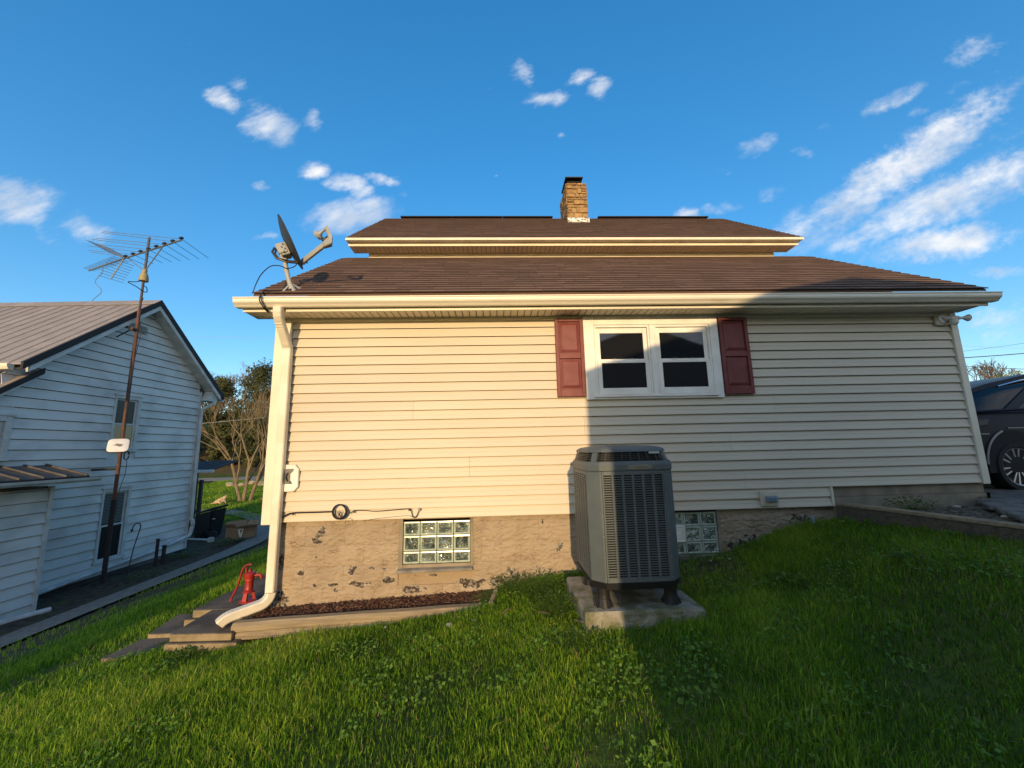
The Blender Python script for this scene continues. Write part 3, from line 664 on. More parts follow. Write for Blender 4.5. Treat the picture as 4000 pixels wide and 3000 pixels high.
louvre_side((AX0, AY1-ch-.013, AZ0), (0, -1, 0), (-1, 0, 0), W2)
louvre_side((AX1, AY0+ch+.013, AZ0), (0, 1, 0), (1, 0, 0), W2)
louvre_side((AX1-ch-.013, AY1, AZ0), (-1, 0, 0), (0, 1, 0), W1)
# top: band, open grille, lid
MB().loft([octo(AZ1+.002, -.004), octo(AZ1+.045, -.004), octo(AZ1+.07, .004), octo(AZ1+.072, .03)]).build('top_band', M_AC, ac, bevel=.003)
MB().loft([octo(AZ1+.06, .05), octo(AZ1+.165, .08)]).build('fan_guard_core', M_ACD, ac)
def lid(z, i): return octo(z, i)
MB().loft([lid(AZ1+.142, .026), lid(AZ1+.162, .036), lid(AZ1+.176, .062), lid(AZ1+.186, .12), lid(AZ1+.192, .22)]).build('lid', M_AC, ac, smooth=True)
mb = MB()
def lerp(a, b, t): return tuple(a[i]+(b[i]-a[i])*t for i in range(3))
A_ = octo(AZ1+.066, .008); B_ = octo(AZ1+.15, .036)
for k in range(8):                                     # corner pillars
    pass
pil = MB()
for k in (0, 2, 4, 6):
    i0, i1 = (k+7) % 8, k
    for (a, b, c_, d_) in ((A_[i0], A_[i1], B_[i1], B_[i0]),):
        P = [a, b, c_, d_]; cen = Vector((cx, cy, 0)); Q = [tuple(Vector(p)+(Vector((cx, cy, p[2]))-Vector(p)).normalized()*.02) for p in P]
        w = .30
        l0, l1 = lerp(a, b, w), lerp(a, b, 1-w); u0_, u1_ = lerp(d_, c_, w), lerp(d_, c_, 1-w)
        q = [l0, l1, u1_, u0_]; qi = [tuple(Vector(p)+(Vector((cx, cy, p[2]))-Vector(p)).normalized()*.02) for p in q]
        pil.hexa([q[0], q[1], qi[1], qi[0], q[3], q[2], qi[2], qi[3]])
pil.build('cap_pillar', M_AC, ac)
for j in range(6):
    t = (j+.6)/6.4; lp = [lerp(a, b, t) for a, b in zip(A_, B_)]
    mb = MB()
    for i in range(8):
        a, b = Vector(lp[i]), Vector(lp[(i+1) % 8]); ins = (Vector((cx, cy, a.z))-(a+b)/2).normalized()
        mb.obox(a+Vector((0, 0, -.002)), b-a, ins*.010, (0, 0, .0042))
    mb.build('grille_ring', M_ACG, ac)
for i in (0, 2, 4, 6):
    for q in range(7):
        t = (q+.5)/7; a, b = Vector(lerp(A_[i], A_[(i+1) % 8], t)), Vector(lerp(B_[i], B_[(i+1) % 8], t)); e = (Vector(A_[(i+1) % 8])-Vector(A_[i])).normalized()*.0022
        ins = (Vector((cx, cy, a.z))-a).normalized()*.010
        MB().hexa([a-e, a+e, a+e+ins, a-e+ins, b-e, b+e, b+e+ins, b-e+ins]).build('grille_bar', M_ACG, ac)
for sx in (AX0+ch+.004, AX1-ch-.004):
    for k in range(6): MB().lathe([(.005, 0), (.005, .002), (.003, .0035)], (sx, AY0-.0005, AZ0+.03+k*(AZ1-AZ0-.06)/5), (0, -1, 0), 8).build('screw', M_GALV, ac)
for k in range(3): MB().lathe([(.005, 0), (.005, .002), (.003, .0035)], (AX0+.14+k*.19, AY0-.0035, AZ1+.012), (0, -1, 0), 8).build('screw', M_GALV, ac)
mb = MB(); mb.tube(bez([(AX1-.12, AY1-.02, .66), (AX1-.12, AY1+.14, .66), (AX1-.10, AY1+.34, .69), (AX1-.08, .03, .76)], 5), .028, 10); mb.build('line_set', M_BLACKP, ac, smooth=True)
mb = MB(); mb.tube(bez([(AX1-.2, AY1-.02, .62), (AX1-.22, AY1+.16, .60), (AX1-.25, AY1+.34, .70), (AX1-.26, .0, 1.0)], 5), .012, 8); mb.build('conduit', M_GREYM, ac, smooth=True)
bx, bz = 1.065, AZ1+.028
MB().ext([(bx+.095*math.copysign(abs(math.cos(t))**.6, math.cos(t)), AY0-.009, bz+.017*math.copysign(abs(math.sin(t))**.7, math.sin(t))) for t in np.linspace(0, 2*math.pi, 29)[:-1]], (0, .006, 0)).build('badge', mat('tan_badge', (.20, .18, .125), .5), ac, bevel=.0015)
mb = MB()
for k in range(7): mb.box(bx-.025+k*.011, bx-.018+k*.011, AY0-.0105, AY0-.0088, bz-.004, bz+.003)
mb.poly([(bx-.045, AY0-.0096, bz-.006), (bx-.032, AY0-.0096, bz-.001), (bx-.030, AY0-.0096, bz+.006), (bx-.042, AY0-.0096, bz+.002)])
mb.build('badge_print', mat('faded_badge_print', (.11, .10, .075), .6), ac)
MB().box(1.145, 1.225, AY0+.009, AY0+.013, AZ1+.125, AZ1+.140).build('sticker', mat('pale_label', (.45, .47, .45), .5), ac)
MB().loft([octo(AZ0-.05, .012), octo(AZ0-.004, .002), octo(AZ0-.002, .002)]).build('base_pan', M_ACB, ac, bevel=.003)
for (x, y) in ((AX0+.085, AY0+.10), (AX1-.07, AY0+.12), (AX0+.10, AY1-.12), (AX1-.10, AY1-.12)):
    mb = MB(); mb.lathe([(.05, .528-pz), (.046, .48-pz), (.048, .45-pz), (.058, .42-pz), (.064, 0)], (x, y, pz), n=14)
    for k in range(10):
        t = 2*math.pi*k/10; d = Vector((math.cos(t), math.sin(t), 0)); p = Vector((x, y, pz)); s_ = Vector((-d.y, d.x, 0))*.004
        mb.hexa([p+d*.05-s_, p+d*.05+s_, p+d*.075+s_, p+d*.075-s_, p+d*.035-s_+Vector((0, 0, .06)), p+d*.035+s_+Vector((0, 0, .06)), p+d*.04+s_+Vector((0, 0, .06)), p+d*.04-s_+Vector((0, 0, .06))])
    mb.build('foot', M_ACB, ac)

# ------------------------------------------------------------------ satellite dish on the roof
def roofz(y): return LO['za']+(y-LO['ya'])*.682
dish = thing('satellite_dish', 'grey satellite dish with feed arm mounted on the brown roof corner', 'satellite dish', (-2.15, -.25, roofz(-.25)))
M_DISH = mat('dark_grey_dish', (.028, .03, .034), .5, spec=.4); M_DARM = mat('light_grey_arm', (.33, .33, .31), .5)
rz_ = roofz(-.25)
mb = MB(); mb.tube([(-2.145, -.24, rz_+.02), (-2.17, -.242, rz_+.10), (-2.20, -.245, rz_+.20), (-2.225, -.247, rz_+.30), (-2.232, -.248, rz_+.40)], .024, 12); mb.build('mast', M_DARM, dish, smooth=True)
for sx, sy in ((-.055, -.03), (.05, -.03), (.06, .06), (-.05, .07)):
    x, y = -2.15+sx, -.24+sy
    MB().hexa([(x-.014, y-.02, roofz(y-.02)+.008), (x+.014, y-.02, roofz(y-.02)+.008), (x+.014, y+.02, roofz(y+.02)+.008), (x-.014, y+.02, roofz(y+.02)+.008), (-2.157, -.252, rz_+.09), (-2.147, -.252, rz_+.09), (-2.147, -.24, rz_+.09), (-2.157, -.24, rz_+.09)]).build('bracket_leg', M_DARM, dish, bevel=.003)
# reflector: its face looks to the right and up, seen edge on from the lawn
ctr = Vector((-2.20, -.235, 3.79)); upd = (Vector((-2.34, -.235, 4.06))-Vector((-2.062, -.235, 3.52))).normalized(); fwd = Vector((upd.z, .33, -upd.x)).normalized()
fwd = (fwd-upd*fwd.dot(upd)).normalized(); side = upd.cross(fwd)
loops = []; na = 36
def dring(f, dep): return [ctr+upd*(.305*f*math.cos(2*math.pi*k/na))+side*(.25*f*math.sin(2*math.pi*k/na))+fwd*dep for k in range(na)]
MB().loft([dring(.05, -.052), dring(.35, -.046), dring(.7, -.026), dring(1.0, 0), dring(1.015, .004), dring(1.01, .010), dring(.98, .008), dring(.7, -.018), dring(.35, -.038), dring(.05, -.044)]).build('reflector', M_DISH, dish, smooth=True)
bb = ctr-fwd*.05-upd*.09
mb = MB(); mb.obox(bb-side*.05-upd*.07-fwd*.08, side*.1, upd*.15, fwd*.085); mb.obox(bb-side*.062-upd*.05-fwd*.10, side*.012, upd*.12, fwd*.09); mb.obox(bb+side*.05-upd*.05-fwd*.10, side*.012, upd*.12, fwd*.09)
mb.build('mount_box', M_DARM, dish, bevel=.006)
for k in range(4): MB().lathe([(.008, 0), (.008, .012), (.004, .014)], bb-side*.063+upd*(.045-.03*k)-fwd*(.03+.02*(k % 2)), -side, 8).build('bolt', M_GALV, dish)
armA = ctr-upd*.27+fwd*.01; armB = Vector((-1.78, -.37, 3.68)); dA = (armB-armA)
sA = side*.022; nA = dA.cross(side).normalized()*.026
MB().loft([[armA-sA-nA, armA+sA-nA, armA+sA+nA, armA-sA+nA], [armB-sA-nA, armB+sA-nA, armB+sA+nA, armB-sA+nA]]).build('feed_arm', M_DARM, dish, bevel=.005)
L0 = armB; upv = (Vector((0, 0, 1))-dA.normalized()*dA.normalized().z).normalized(); al = dA.normalized()
mb = MB(); mb.loft([[L0-sA*1.2-nA*1.1, L0+sA*1.2-nA*1.1, L0+sA*1.2+nA*1.1, L0-sA*1.2+nA*1.1], [L0+al*.10-sA*1.6-nA*1.9-upv*.01, L0+al*.10+sA*1.6-nA*1.9-upv*.01, L0+al*.10+sA*1.6+nA*1.2, L0+al*.10-sA*1.6+nA*1.2], [L0+al*.14-sA*1.4+upv*.02, L0+al*.14+sA*1.4+upv*.02, L0+al*.12+sA*1.4+upv*.06, L0+al*.12-sA*1.4+upv*.06]])
top = L0+al*.105+upv*.18
mb.loft([[L0+al*.09-sA, L0+al*.09+sA, L0+al*.135+sA+upv*.03, L0+al*.135-sA+upv*.03], [top-al*.03-sA, top-al*.03+sA, top+al*.012+sA, top+al*.012-sA]])
mb.build('feed_housing', M_DARM, dish, bevel=.006)
mb = MB(); pcap = top-al*.13-upv*.005; mb.lathe([(.012, 0), (.014, .07), (.028, .09), (.05, .105), (.05, .125), (.044, .13)], top-al*.02-upv*.015, (pcap-top).normalized(), 20); mb.build('feed_horn', M_DARM, dish, smooth=True)
h2 = L0+al*.06+upv*.055
mb = MB(); mb.lathe([(.016, 0), (.018, .03), (.034, .05), (.034, .062), (.03, .064)], h2+al*.02, (-al-upv*.15).normalized(), 18); mb.build('feed_horn', M_BLACKP, dish, smooth=True)
mb = MB(); base = bb-fwd*.09
mb.tube([base+upd*.07-fwd*.02, base-fwd*.06+upd*.03, base-fwd*.05-upd*.06, base+fwd*.03-upd*.13, armA-upd*.02+fwd*.03], .011, 6)
mb.tube([base+upd*.05-fwd*.01, base-fwd*.045+upd*.0, base-fwd*.03-upd*.07, base+fwd*.05-upd*.12, armA-upd*.015+fwd*.06], .010, 6); mb.build('coax_lead', M_BLACKW, dish, smooth=True)
mb = MB(); mb.tube(bez([(-2.085, -.26, 3.55), (-2.12, -.262, 3.50), (-2.19, -.27, 3.475), (-2.26, -.28, 3.50), (-2.35, -.29, 3.49), (-2.43, -.30, 3.40), (-2.47, -.31, 3.29), (-2.49, -.32, 3.19)]), .005, 6)
tag(mb.build('loose_cable', M_BLACKW, smooth=True), 'thin blue black cable arching in the air over the left roof edge', 'cable')
mb = MB(); mb.tube(bez([(-2.195, -.262, roofz(-.26)+.10), (-2.20, -.27, roofz(-.27)+.02), (-2.24, -.30, roofz(-.3)+.016), (-2.31, -.33, roofz(-.33)+.02), (-2.345, -.372, 3.19), (-2.358, -.392, 3.13), (-2.355, -.392, 3.08), (-2.34, -.345, 3.02), (-2.325, -.30, 2.985)]), .006, 6)
mb.tube(bez([(-2.20, -.26, roofz(-.26)+.08), (-2.21, -.28, roofz(-.28)+.016), (-2.25, -.31, roofz(-.31)+.016), (-2.315, -.335, roofz(-.335)+.02), (-2.352, -.372, 3.18), (-2.372, -.394, 3.11), (-2.366, -.392, 3.06), (-2.345, -.33, 3.0), (-2.33, -.29, 2.98)]), .006, 6)
tag(mb.build('cable_pair', M_BLACKW, smooth=True), 'black cables looping over the gutter above the downspout', 'cable')

# ------------------------------------------------------------------ things fixed to the facade
pl = thing('mounting_plate', 'white octagonal plate with grey metal bracket beside the downspout', 'mounting plate', (-2.14, -.02, 1.29))
oc = [(-2.226, 1.39), (-2.193, 1.431), (-2.093, 1.43), (-2.05, 1.382), (-2.051, 1.202), (-2.093, 1.157), (-2.183, 1.158), (-2.226, 1.199)]
occ = (-2.139, 1.293)
MB().loft([[(x, -.012, z) for x, z in oc], [(x, -.034, z) for x, z in oc], [(occ[0]+(x-occ[0])*.94, -.040, occ[1]+(z-occ[1])*.96) for x, z in oc]]).build('plate', M_WHITE, pl)
br = [(-2.207, 1.387), (-2.097, 1.387), (-2.108, 1.362), (-2.131, 1.337), (-2.128, 1.274), (-2.105, 1.238), (-2.209, 1.238), (-2.193, 1.272), (-2.209, 1.308), (-2.193, 1.362)]
MB().ext([(x, -.046, z) for x, z in br], (0, .005, 0)).build('bracket', mat('tarnished_bracket', (.16, .155, .14), .4, var=(.05, .05, .05), vscale=14, metal=.6), pl, bevel=.0015)
mb = MB(); mb.tube(bez([(-2.188, -.047, 1.345), (-2.196, -.062, 1.31), (-2.188, -.047, 1.27)]), .007, 8); mb.tube(bez([(-2.150, -.047, 1.35), (-2.165, -.060, 1.31), (-2.150, -.047, 1.265)]), .007, 8); mb.build('hook', mat('dark_hook', (.03, .03, .03), .4, metal=.5), pl, smooth=True)
for q in ((-2.205, -.0405, 1.376), (-2.105, -.0405, 1.376), (-2.2, -.0405, 1.246), (-2.115, -.0405, 1.246), (-2.10, -.0405, 1.168)): MB().lathe([(.004, 0), (.004, .002), (.002, .004)], q, (0, -1, 0), 8).build('screw', M_GALV, pl)
co = thing('coiled_cable', 'coil of black cable on the siding with leads stapled along the wall', 'cable', (-1.613, -.03, .95))
yc = -.034
mb = MB(); mb.tube(bez([(-2.238, yc, .85), (-2.203, yc, .893), (-2.152, yc, .929), (-2.08, yc, .948), (-1.89, yc, .949), (-1.692, yc, .95)]), .0075, 6); mb.build('main_lead', M_BLACKW, co, smooth=True)
mb = MB(); mb.tube(bez([(-1.519, yc, .925), (-1.471, yc, .952), (-1.376, yc, .954), (-1.252, yc, .942), (-1.04, yc, .952), (-.916, yc, .956), (-.894, yc, .936), (-.882, yc, .89), (-.861, yc, .867), (-.839, yc, .879), (-.822, yc, .923), (-.812, yc, .944)]), .0042, 6); mb.build('thin_lead', M_BLACKW, co, smooth=True)
mb = MB(); mb.tube(bez([(-1.546, yc, .878), (-1.557, yc, .827), (-1.522, yc, .816), (-1.478, yc, .846), (-1.496, yc, .872), (-1.53, yc, .88)]), .0016, 5); mb.tube(bez([(-1.355, yc, .853), (-1.285, yc, .864), (-1.162, yc, .876), (-.932, yc, .89), (-.878, yc, .875), (-.818, yc, .899)]), .0016, 5); mb.build('bare_wire', M_BLACKW, co, smooth=True)
for k in range(7):
    r = .066+.004*math.sin(k*2.1)+k*.0012; oy = yc-.003*k+.002; ox = .004*math.cos(k*1.7)+(.012 if k > 4 else 0)
    mb = MB(); mb.tube([(-1.615+ox+r*math.cos(t), oy-.004, .950+.003*math.sin(k*3)+r*math.sin(t)) for t in np.linspace(0, 2*math.pi, 28)], .0042, 6, cap=False); mb.build('coil_turn', M_BLACKW, co, smooth=True)
mb = MB()
for k, (a, b) in enumerate(((-1.655, .91), (-1.63, .925), (-1.60, .93), (-1.585, .915), (-1.60, .90))):
    mb.tube(bez([(-1.61, yc-.02, .905), ((a-1.61)/2, yc-.03, b+.03), (a, yc-.02, b+.01)]), .0025, 5)
mb.build('loose_ends', M_BLACKW, co, smooth=True)
MB().box(-1.625, -1.598, yc-.028, yc-.012, .895, .915).build('splitter', mat('copper_splitter', (.33, .15, .06), .5), co, bevel=.002)
MB().lathe([(.014, 0), (.016, .02), (.012, .034), (.005, .036)], (-.812, -.012, .948), (0, -1, 0), 12).build('grommet', M_GREYM, co, smooth=True)
for q in ((-2.08, .938), (-1.471, .944), (-.916, .947)): MB().box(q[0]-.004, q[0]+.004, yc-.011, yc+.012, q[1]-.012, q[1]+.014).build('staple', M_BLACKW, co)
ob = thing('outlet_block', 'beige square block with small blue grey fitting low on the shaded siding', 'outlet', (2.885, -.02, .955))
mb = MB(); mb.box(2.792, 2.982, -.036, -.008, .876, 1.036); mb.build('block', M_SIDE, ob, bevel=.008)
MB().box(2.822, 2.955, -.041, -.0362, .90, 1.01).build('inner_plate', M_SIDE, ob, bevel=.003)
M_BLUEG = mat('blue_grey_plastic', (.17, .22, .26), .5)
mb = MB(); mb.hexa([(2.838, -.075, .925), (2.958, -.075, .925), (2.958, -.04, .925), (2.838, -.04, .925), (2.838, -.062, .984), (2.958, -.062, .984), (2.958, -.04, .984), (2.838, -.04, .984)]); mb.build('cover', M_BLUEG, ob, bevel=.004)
for k in range(3): MB().box(2.862+k*.027, 2.882+k*.027, -.082, -.0755, .934, .972).build('rib', M_BLUEG, ob, bevel=.002)
fl = thing('flood_light', 'white adjustable flood light at the top right corner of the siding', 'flood light', (5.23, -.02, 2.93))
M_FL = mat('white_lamp_plastic', (.62, .60, .55), .4)
MB().box(5.132, 5.30, -.042, -.010, 2.85, 2.975).build('mount_block', M_SIDE, fl, bevel=.006)
mb = MB(); mb.lathe([(.055, 0), (.055, .012), (.04, .02)], (5.20, -.042, 2.925), (0, -1, 0), 20); mb.build('round_base', M_FL, fl, smooth=True)
mb = MB(); mb.tube([(5.20, -.06, 2.925), (5.21, -.085, 2.915), (5.24, -.095, 2.912)], .018, 10); mb.build('swivel', M_FL, fl, smooth=True)
mb = MB(); mb.lathe([(.02, 0), (.026, .01), (.026, .085), (.022, .10), (.016, .11), (.016, .15), (.02, .16), (.036, .20), (.040, .208), (.034, .212)], (5.235, -.095, 2.912), (1, -.05, 0), 20); mb.build('lamp_head', M_FL, fl, smooth=True)
mb = MB(); mb.lathe([(.030, 0), (.038, .02), (.036, .05), (.02, .07)], (5.27, -.085, 2.90), (.1, -.5, -1), 16); mb.build('sensor', M_FL, fl, smooth=True)

# ------------------------------------------------------------------ mulch bed, timbers, walk slabs, pump
def timber(name, a, b, h, d, label, m=M_TIMB, rnd=.35):
    a, b = Vector(a), Vector(b); t = (b-a).normalized(); s_ = Vector((-t.y, t.x, 0)).normalized(); up_ = Vector((0, 0, 1)); n = 10; loops = []
    for k in range(n+1):
        p = a.lerp(b, k/n)+up_*random.uniform(-.003, .003)
        loops.append([p-s_*d*.5+up_*(-h*.32), p-s_*d*.5+up_*(h*.22), p-s_*d*.3+up_*h*.5, p+s_*d*.3+up_*h*.5, p+s_*d*.5+up_*h*.22, p+s_*d*.5-up_*h*.32, p+s_*d*.3-up_*h*.5, p-s_*d*.3-up_*h*.5])
    return tag(MB().loft(loops).build(name, m), label, 'timber')
timber('landscape_timber', (-2.40, -.305, .012), (-.12, -.335, .090), .084, .11, 'long upper timber edging the mulch bed in the sun')
timber('landscape_timber', (-2.39, -.315, -.06), (-.7, -.34, .015), .07, .09, 'lower timber showing under the left end of the upper bed timber')
timber('landscape_timber', (-2.40, -.24, .015), (-2.30, .05, .02), .085, .075, 'short dark timber running under the downspout spout', M_TIMBD)
timber('landscape_timber', (-.085, -.37, .10), (-.03, -.06, .13), .11, .055, 'short timber end piece closing the right end of the mulch bed')
def mulch():
    cols = [(.075, .030, .018), (.12, .055, .03), (.04, .018, .012), (.20, .11, .06)]
    mats = [mat('mulch_chip_%s' % n, c, .9) for n, c in zip(('red', 'brown', 'dark', 'pale'), cols)]
    mb = MB()
    pts = []
    for x in np.linspace(-2.38, -.08, 40):
        zt = .02+(x+2.3)*.040
        pts.append([(x, -.285, zt-.015), (x, -.1, zt+.0+.008*math.sin(x*9)), (x, .06, zt+.008+.008*math.sin(x*7+1))])
    for a, b in zip(pts, pts[1:]):
        for k in range(2): mb.poly([a[k], b[k], b[k+1], a[k+1]], 2)
    for _ in range(2600):
        x = random.uniform(-2.38, -.06); y = random.uniform(-.285, .03); zt = .02+(x+2.3)*.040+.018*(y+.28)/.3-.012+random.uniform(0, .018)
        t = random.uniform(0, 6.28); l = random.uniform(.012, .042); w = random.uniform(.003, .008); tl = random.uniform(-.5, .5)
        d = Vector((math.cos(t), math.sin(t), tl)).normalized(); s_ = Vector((-d.y, d.x, random.uniform(-.4, .4))).normalized(); up_ = d.cross(s_)
        p = Vector((x, y, zt)); mi = random.choices((0, 1, 2, 3), (5, 4, 4, 1.6))[0]
        mb.hexa([p-d*l-s_*w, p+d*l-s_*w*.6, p+d*l+s_*w*.6, p-d*l+s_*w, p-d*l-s_*w+up_*.004, p+d*l-s_*w*.6+up_*.004, p+d*l+s_*w*.6+up_*.004, p-d*l+s_*w+up_*.004], mi)
    return mb.build('mulch', mats, kind='stuff')
mulch()
wk = thing('stepped_walk', 'grey concrete walk slabs stepping down beside the left house corner', 'concrete walk', (-2.7, 0, -.1))
M_WALK = mat('shaded_weathered_concrete_top', (.15, .125, .095), .92, var=(.085, .072, .055), vscale=4, bump=.35, bscale=55, spec=.15)  # slab tops painted darker, as dimmed by the grazing sun
M_WALKE = mat('sunlit_concrete_edge', (.30, .235, .145), .9, var=(.22, .17, .10), vscale=8, bump=.5, bscale=35, spec=.15)  # upright faces of the same slabs painted lighter, as facing the sun
def slab(pts, z, th, name='slab', edge=M_WALKE):
    mb = MB(); n = len(pts); n0 = len(mb.v)
    mb.v += [(x, y, z-th) for x, y in pts]+[(x, y, z) for x, y in pts]
    mb.f.append(tuple(range(n, 2*n))); mb.m.append(0); mb.f.append(tuple(reversed(range(n)))); mb.m.append(1)
    for i in range(n): j = (i+1) % n; mb.f.append((i, j, n+j, n+i)); mb.m.append(1)
    return mb.build(name, [M_WALK, edge], wk, bevel=.006)
slab([(-3.108, .152), (-2.405, .152), (-2.405, 3.2), (-3.03, 3.2)], .0, .075)
slab([(-2.908, -.385), (-2.36, -.405), (-2.40, -.2), (-2.405, .148), (-2.92, .146)], -.002, .065)
slab([(-3.17, .13), (-2.94, .13), (-2.94, .60), (-3.19, .60)], -.078, .075, 'riser', M_WALKE)
slab([(-2.93, -.41), (-2.30, -.43), (-2.30, .1), (-2.95, .1)], -.07, .14, 'riser', M_WALKE)
slab([(-3.42, .02), (-2.96, .02), (-2.96, .5), (-3.50, .5)], -.155, .09, 'lower_slab')
slab([(-3.50, -.35), (-2.955, -.36), (-2.955, .015), (-3.46, .012)], -.19, .09, 'lower_slab')
pump = thing('hand_pump', 'red cast iron hand water pump with curved handle on the concrete walk', 'water pump', (-2.69, .36, 0))
M_RED = mat('red_enamel', (.36, .022, .018), .45, var=(.25, .018, .014), vscale=9, spec=.5, bump=.06)
pc = (-2.69, .36, 0)
mb = MB()
n = 20; ang0 = .5
for k in range(3):
    t = 2*math.pi*k/3+ang0; d = Vector((math.cos(t), math.sin(t), 0)); s_ = Vector((-d.y, d.x, 0))*.022; p = Vector(pc)
    mb.hexa([p+d*.052-s_+Vector((0, 0, .012)), p+d*.088-s_*1.3+Vector((0, 0, .012)), p+d*.088+s_*1.3+Vector((0, 0, .012)), p+d*.052+s_+Vector((0, 0, .012)), p+d*.03-s_+Vector((0, 0, .125)), p+d*.062-s_+Vector((0, 0, .12)), p+d*.062+s_+Vector((0, 0, .12)), p+d*.03+s_+Vector((0, 0, .125))])
mb.lathe([(.03, 0), (.105, 0), (.105, .010), (.092, .016), (.03, .016)], pc, n=26); mb.lathe([(.034, .11), (.068, .112), (.070, .125), (.056, .135), (.03, .136)], pc, n=24)
mb.build('base', M_RED, pump, smooth=True)
mb = MB(); mb.lathe([(.05, .134), (.054, .15), (.05, .16), (.049, .25), (.052, .262), (.058, .266), (.058, .274), (.054, .28), (.060, .30), (.066, .325), (.068, .335), (.060, .338), (.05, .32)], pc, n=26); mb.build('barrel', M_RED, pump, smooth=True)
mb = MB(); mb.lathe([(.07, .336), (.074, .340), (.074, .352), (.05, .362), (.018, .37), (.016, .40), (.02, .405)], pc, n=24); mb.build('cap', M_RED, pump, smooth=True)
mb = MB(); mb.tube(bez([(-2.63, .375, .315), (-2.585, .385, .318), (-2.56, .39, .30), (-2.552, .392, .27)]), [.026, .026, .025, .025, .024, .024, .023, .023, .022, .022]+[.021]*21, 14); mb.build('spout', M_RED, pump, smooth=True)
mb = MB(); mb.hexa([(-2.745, .345, .33), (-2.725, .345, .33), (-2.725, .375, .33), (-2.745, .375, .33), (-2.755, .352, .425), (-2.738, .352, .425), (-2.738, .368, .425), (-2.755, .368, .425)]); mb.build('handle_bracket', M_RED, pump, bevel=.003)
mb = MB(); mb.tube(bez([(-2.668, .35, .458), (-2.70, .35, .462), (-2.74, .35, .452), (-2.775, .348, .415), (-2.795, .345, .35), (-2.81, .342, .27), (-2.83, .338, .19), (-2.86, .332, .11), (-2.885, .328, .055), (-2.89, .326, .03)]), .0125, 10, sx=1.25); mb.lathe([(.012, 0), (.02, .006), (.02, .012), (.012, .018)], (-2.892, .326, .012), n=12); mb.build('handle', M_RED, pump, smooth=True)
mb = MB(); mb.tube([(-2.692, .36, .40), (-2.672, .352, .452)], .006, 8); mb.build('piston_rod', mat('dark_iron_rod', (.05, .04, .04), .6), pump)
MB().box(-2.735, -2.645, .30, .42, .0005, .004).build('foot_plate', mat('worn_red_plate', (.30, .045, .03), .7), pump)

pump.scale = (.8, .8, .8)
# right-hand retaining board, bed, stones, driveway
bd = []
for k in range(9):
    y = -.012-.29*k; x = float(board_x(y)); bd.append((x, y))
mb = MB(); top_ = .862
mb.loft([[(x, y, .55), (x+.045, y, .55), (x+.045, y, top_-.004*i), (x, y, top_-.004*i)] for i, (x, y) in enumerate(bd)])
tag(mb.build('retaining_board', M_TIMBD, bevel=.004), 'dark timber board retaining the raised bed at the right end of the house', 'timber')
mb = MB()
mb.loft([[(x-.008, y, top_+.002-.004*i), (x+.13, y, top_+.002-.004*i), (x+.13, y, top_+.03-.004*i), (x-.008, y, top_+.034-.004*i)] for i, (x, y) in enumerate(bd)])
tag(mb.build('timber_cap', M_TIMB, bevel=.004), 'pale worn timber cap along the top of the retaining board', 'timber')
dv = []
for y in np.linspace(-3.0, 9, 20): dv.append(y)
mb = MB(); zz = .885
XL = lambda y: 5.30+.9*min(0, y+.02)*1.0 if y < 0 else 5.42
dv = [y for y in dv if y < 2.9]
for ya, yb in zip(dv, dv[1:]):
    mb.poly([(max(XL(ya), 4.2), ya, zz), (13, ya, zz+.01), (13, yb, zz+.01), (max(XL(yb), 4.2), yb, zz)])
mb.build('driveway', mat('rough_asphalt_driveway', (.075, .07, .065), .95, var=(.13, .12, .105), vscale=7, bump=.7, bscale=40), kind='structure')
M_FLAG = mat('grey_flagstone', (.17, .165, .155), .85, var=(.11, .105, .095), vscale=8, bump=.5, bscale=40, rand=.15)
k_ = 0
for i, (x, y, w, d, a) in enumerate([(5.28, -.16, .30, .28, .2), (5.0, -.42, .30, .30, .75), (5.36, -.52, .34, .28, .7), (4.78, -.68, .28, .28, .75), (5.12, -.78, .34, .30, .8), (4.56, -.93, .28, .26, .8), (4.88, -1.06, .34, .3, .75), (4.6, -1.32, .34, .3, .8), (4.35, -1.16, .24, .24, .8)]):
    P = [(-w/2, -d/2), (w/2, -d/2+.03), (w/2-.02, d/2), (-w/2+.02, d/2-.02)]; ca, sa = math.cos(a), math.sin(a); zg = .892
    Q = [(x+p*ca-q*sa, y+p*sa+q*ca) for p, q in P]
    lab = ['flagstone nearest the house corner on the driveway edge', 'second flagstone out along the driveway edge', 'flagstone in the outer row nearest the car wheel', 'third flagstone out along the driveway edge', 'middle flagstone of the outer row on the driveway', 'fourth flagstone out along the driveway edge', 'third flagstone of the outer driveway row', 'flagstone at the near end of the outer driveway row', 'last flagstone by the pale timber cap'][i]
    tag(MB().loft([[(p, q, .84) for p, q in Q], [(p, q, zg) for p, q in Q]]).build('flagstone', M_FLAG, bevel=.012), lab, 'flagstone', 'flagstones edging the driveway')

# ------------------------------------------------------------------ neighbouring house on the left
NX0 = -9.0; NY = R(1.4)
nd = Vector((math.sin(NY), math.cos(NY), 0)); nn = Vector((math.cos(NY), -math.sin(NY), 0)); NO = Vector((NX0, 0, 0)); UPV = Vector((0, 0, 1))
def NP(s, off, z): return tuple(NO + nd*s + nn*off + UPV*z)
def nbox(mb, s0, s1, o0, o1, z0, z1, m=0):
    return mb.hexa([NP(s0, o0, z0), NP(s1, o0, z0), NP(s1, o1, z0), NP(s0, o1, z0), NP(s0, o0, z1), NP(s1, o0, z1), NP(s1, o1, z1), NP(s0, o1, z1)], m)
def npoly(mb, prof, o0, o1, m=0):                            # (s,z) outline pushed along the wall normal
    return mb.ext([NP(s, o0, z) for s, z in prof], nn*(o1-o0), m)
nb = thing('neighbour_house', 'white clapboard house with grey metal gable roof on the lower lot at left', 'house', NP(5.6, -2, -1.1))
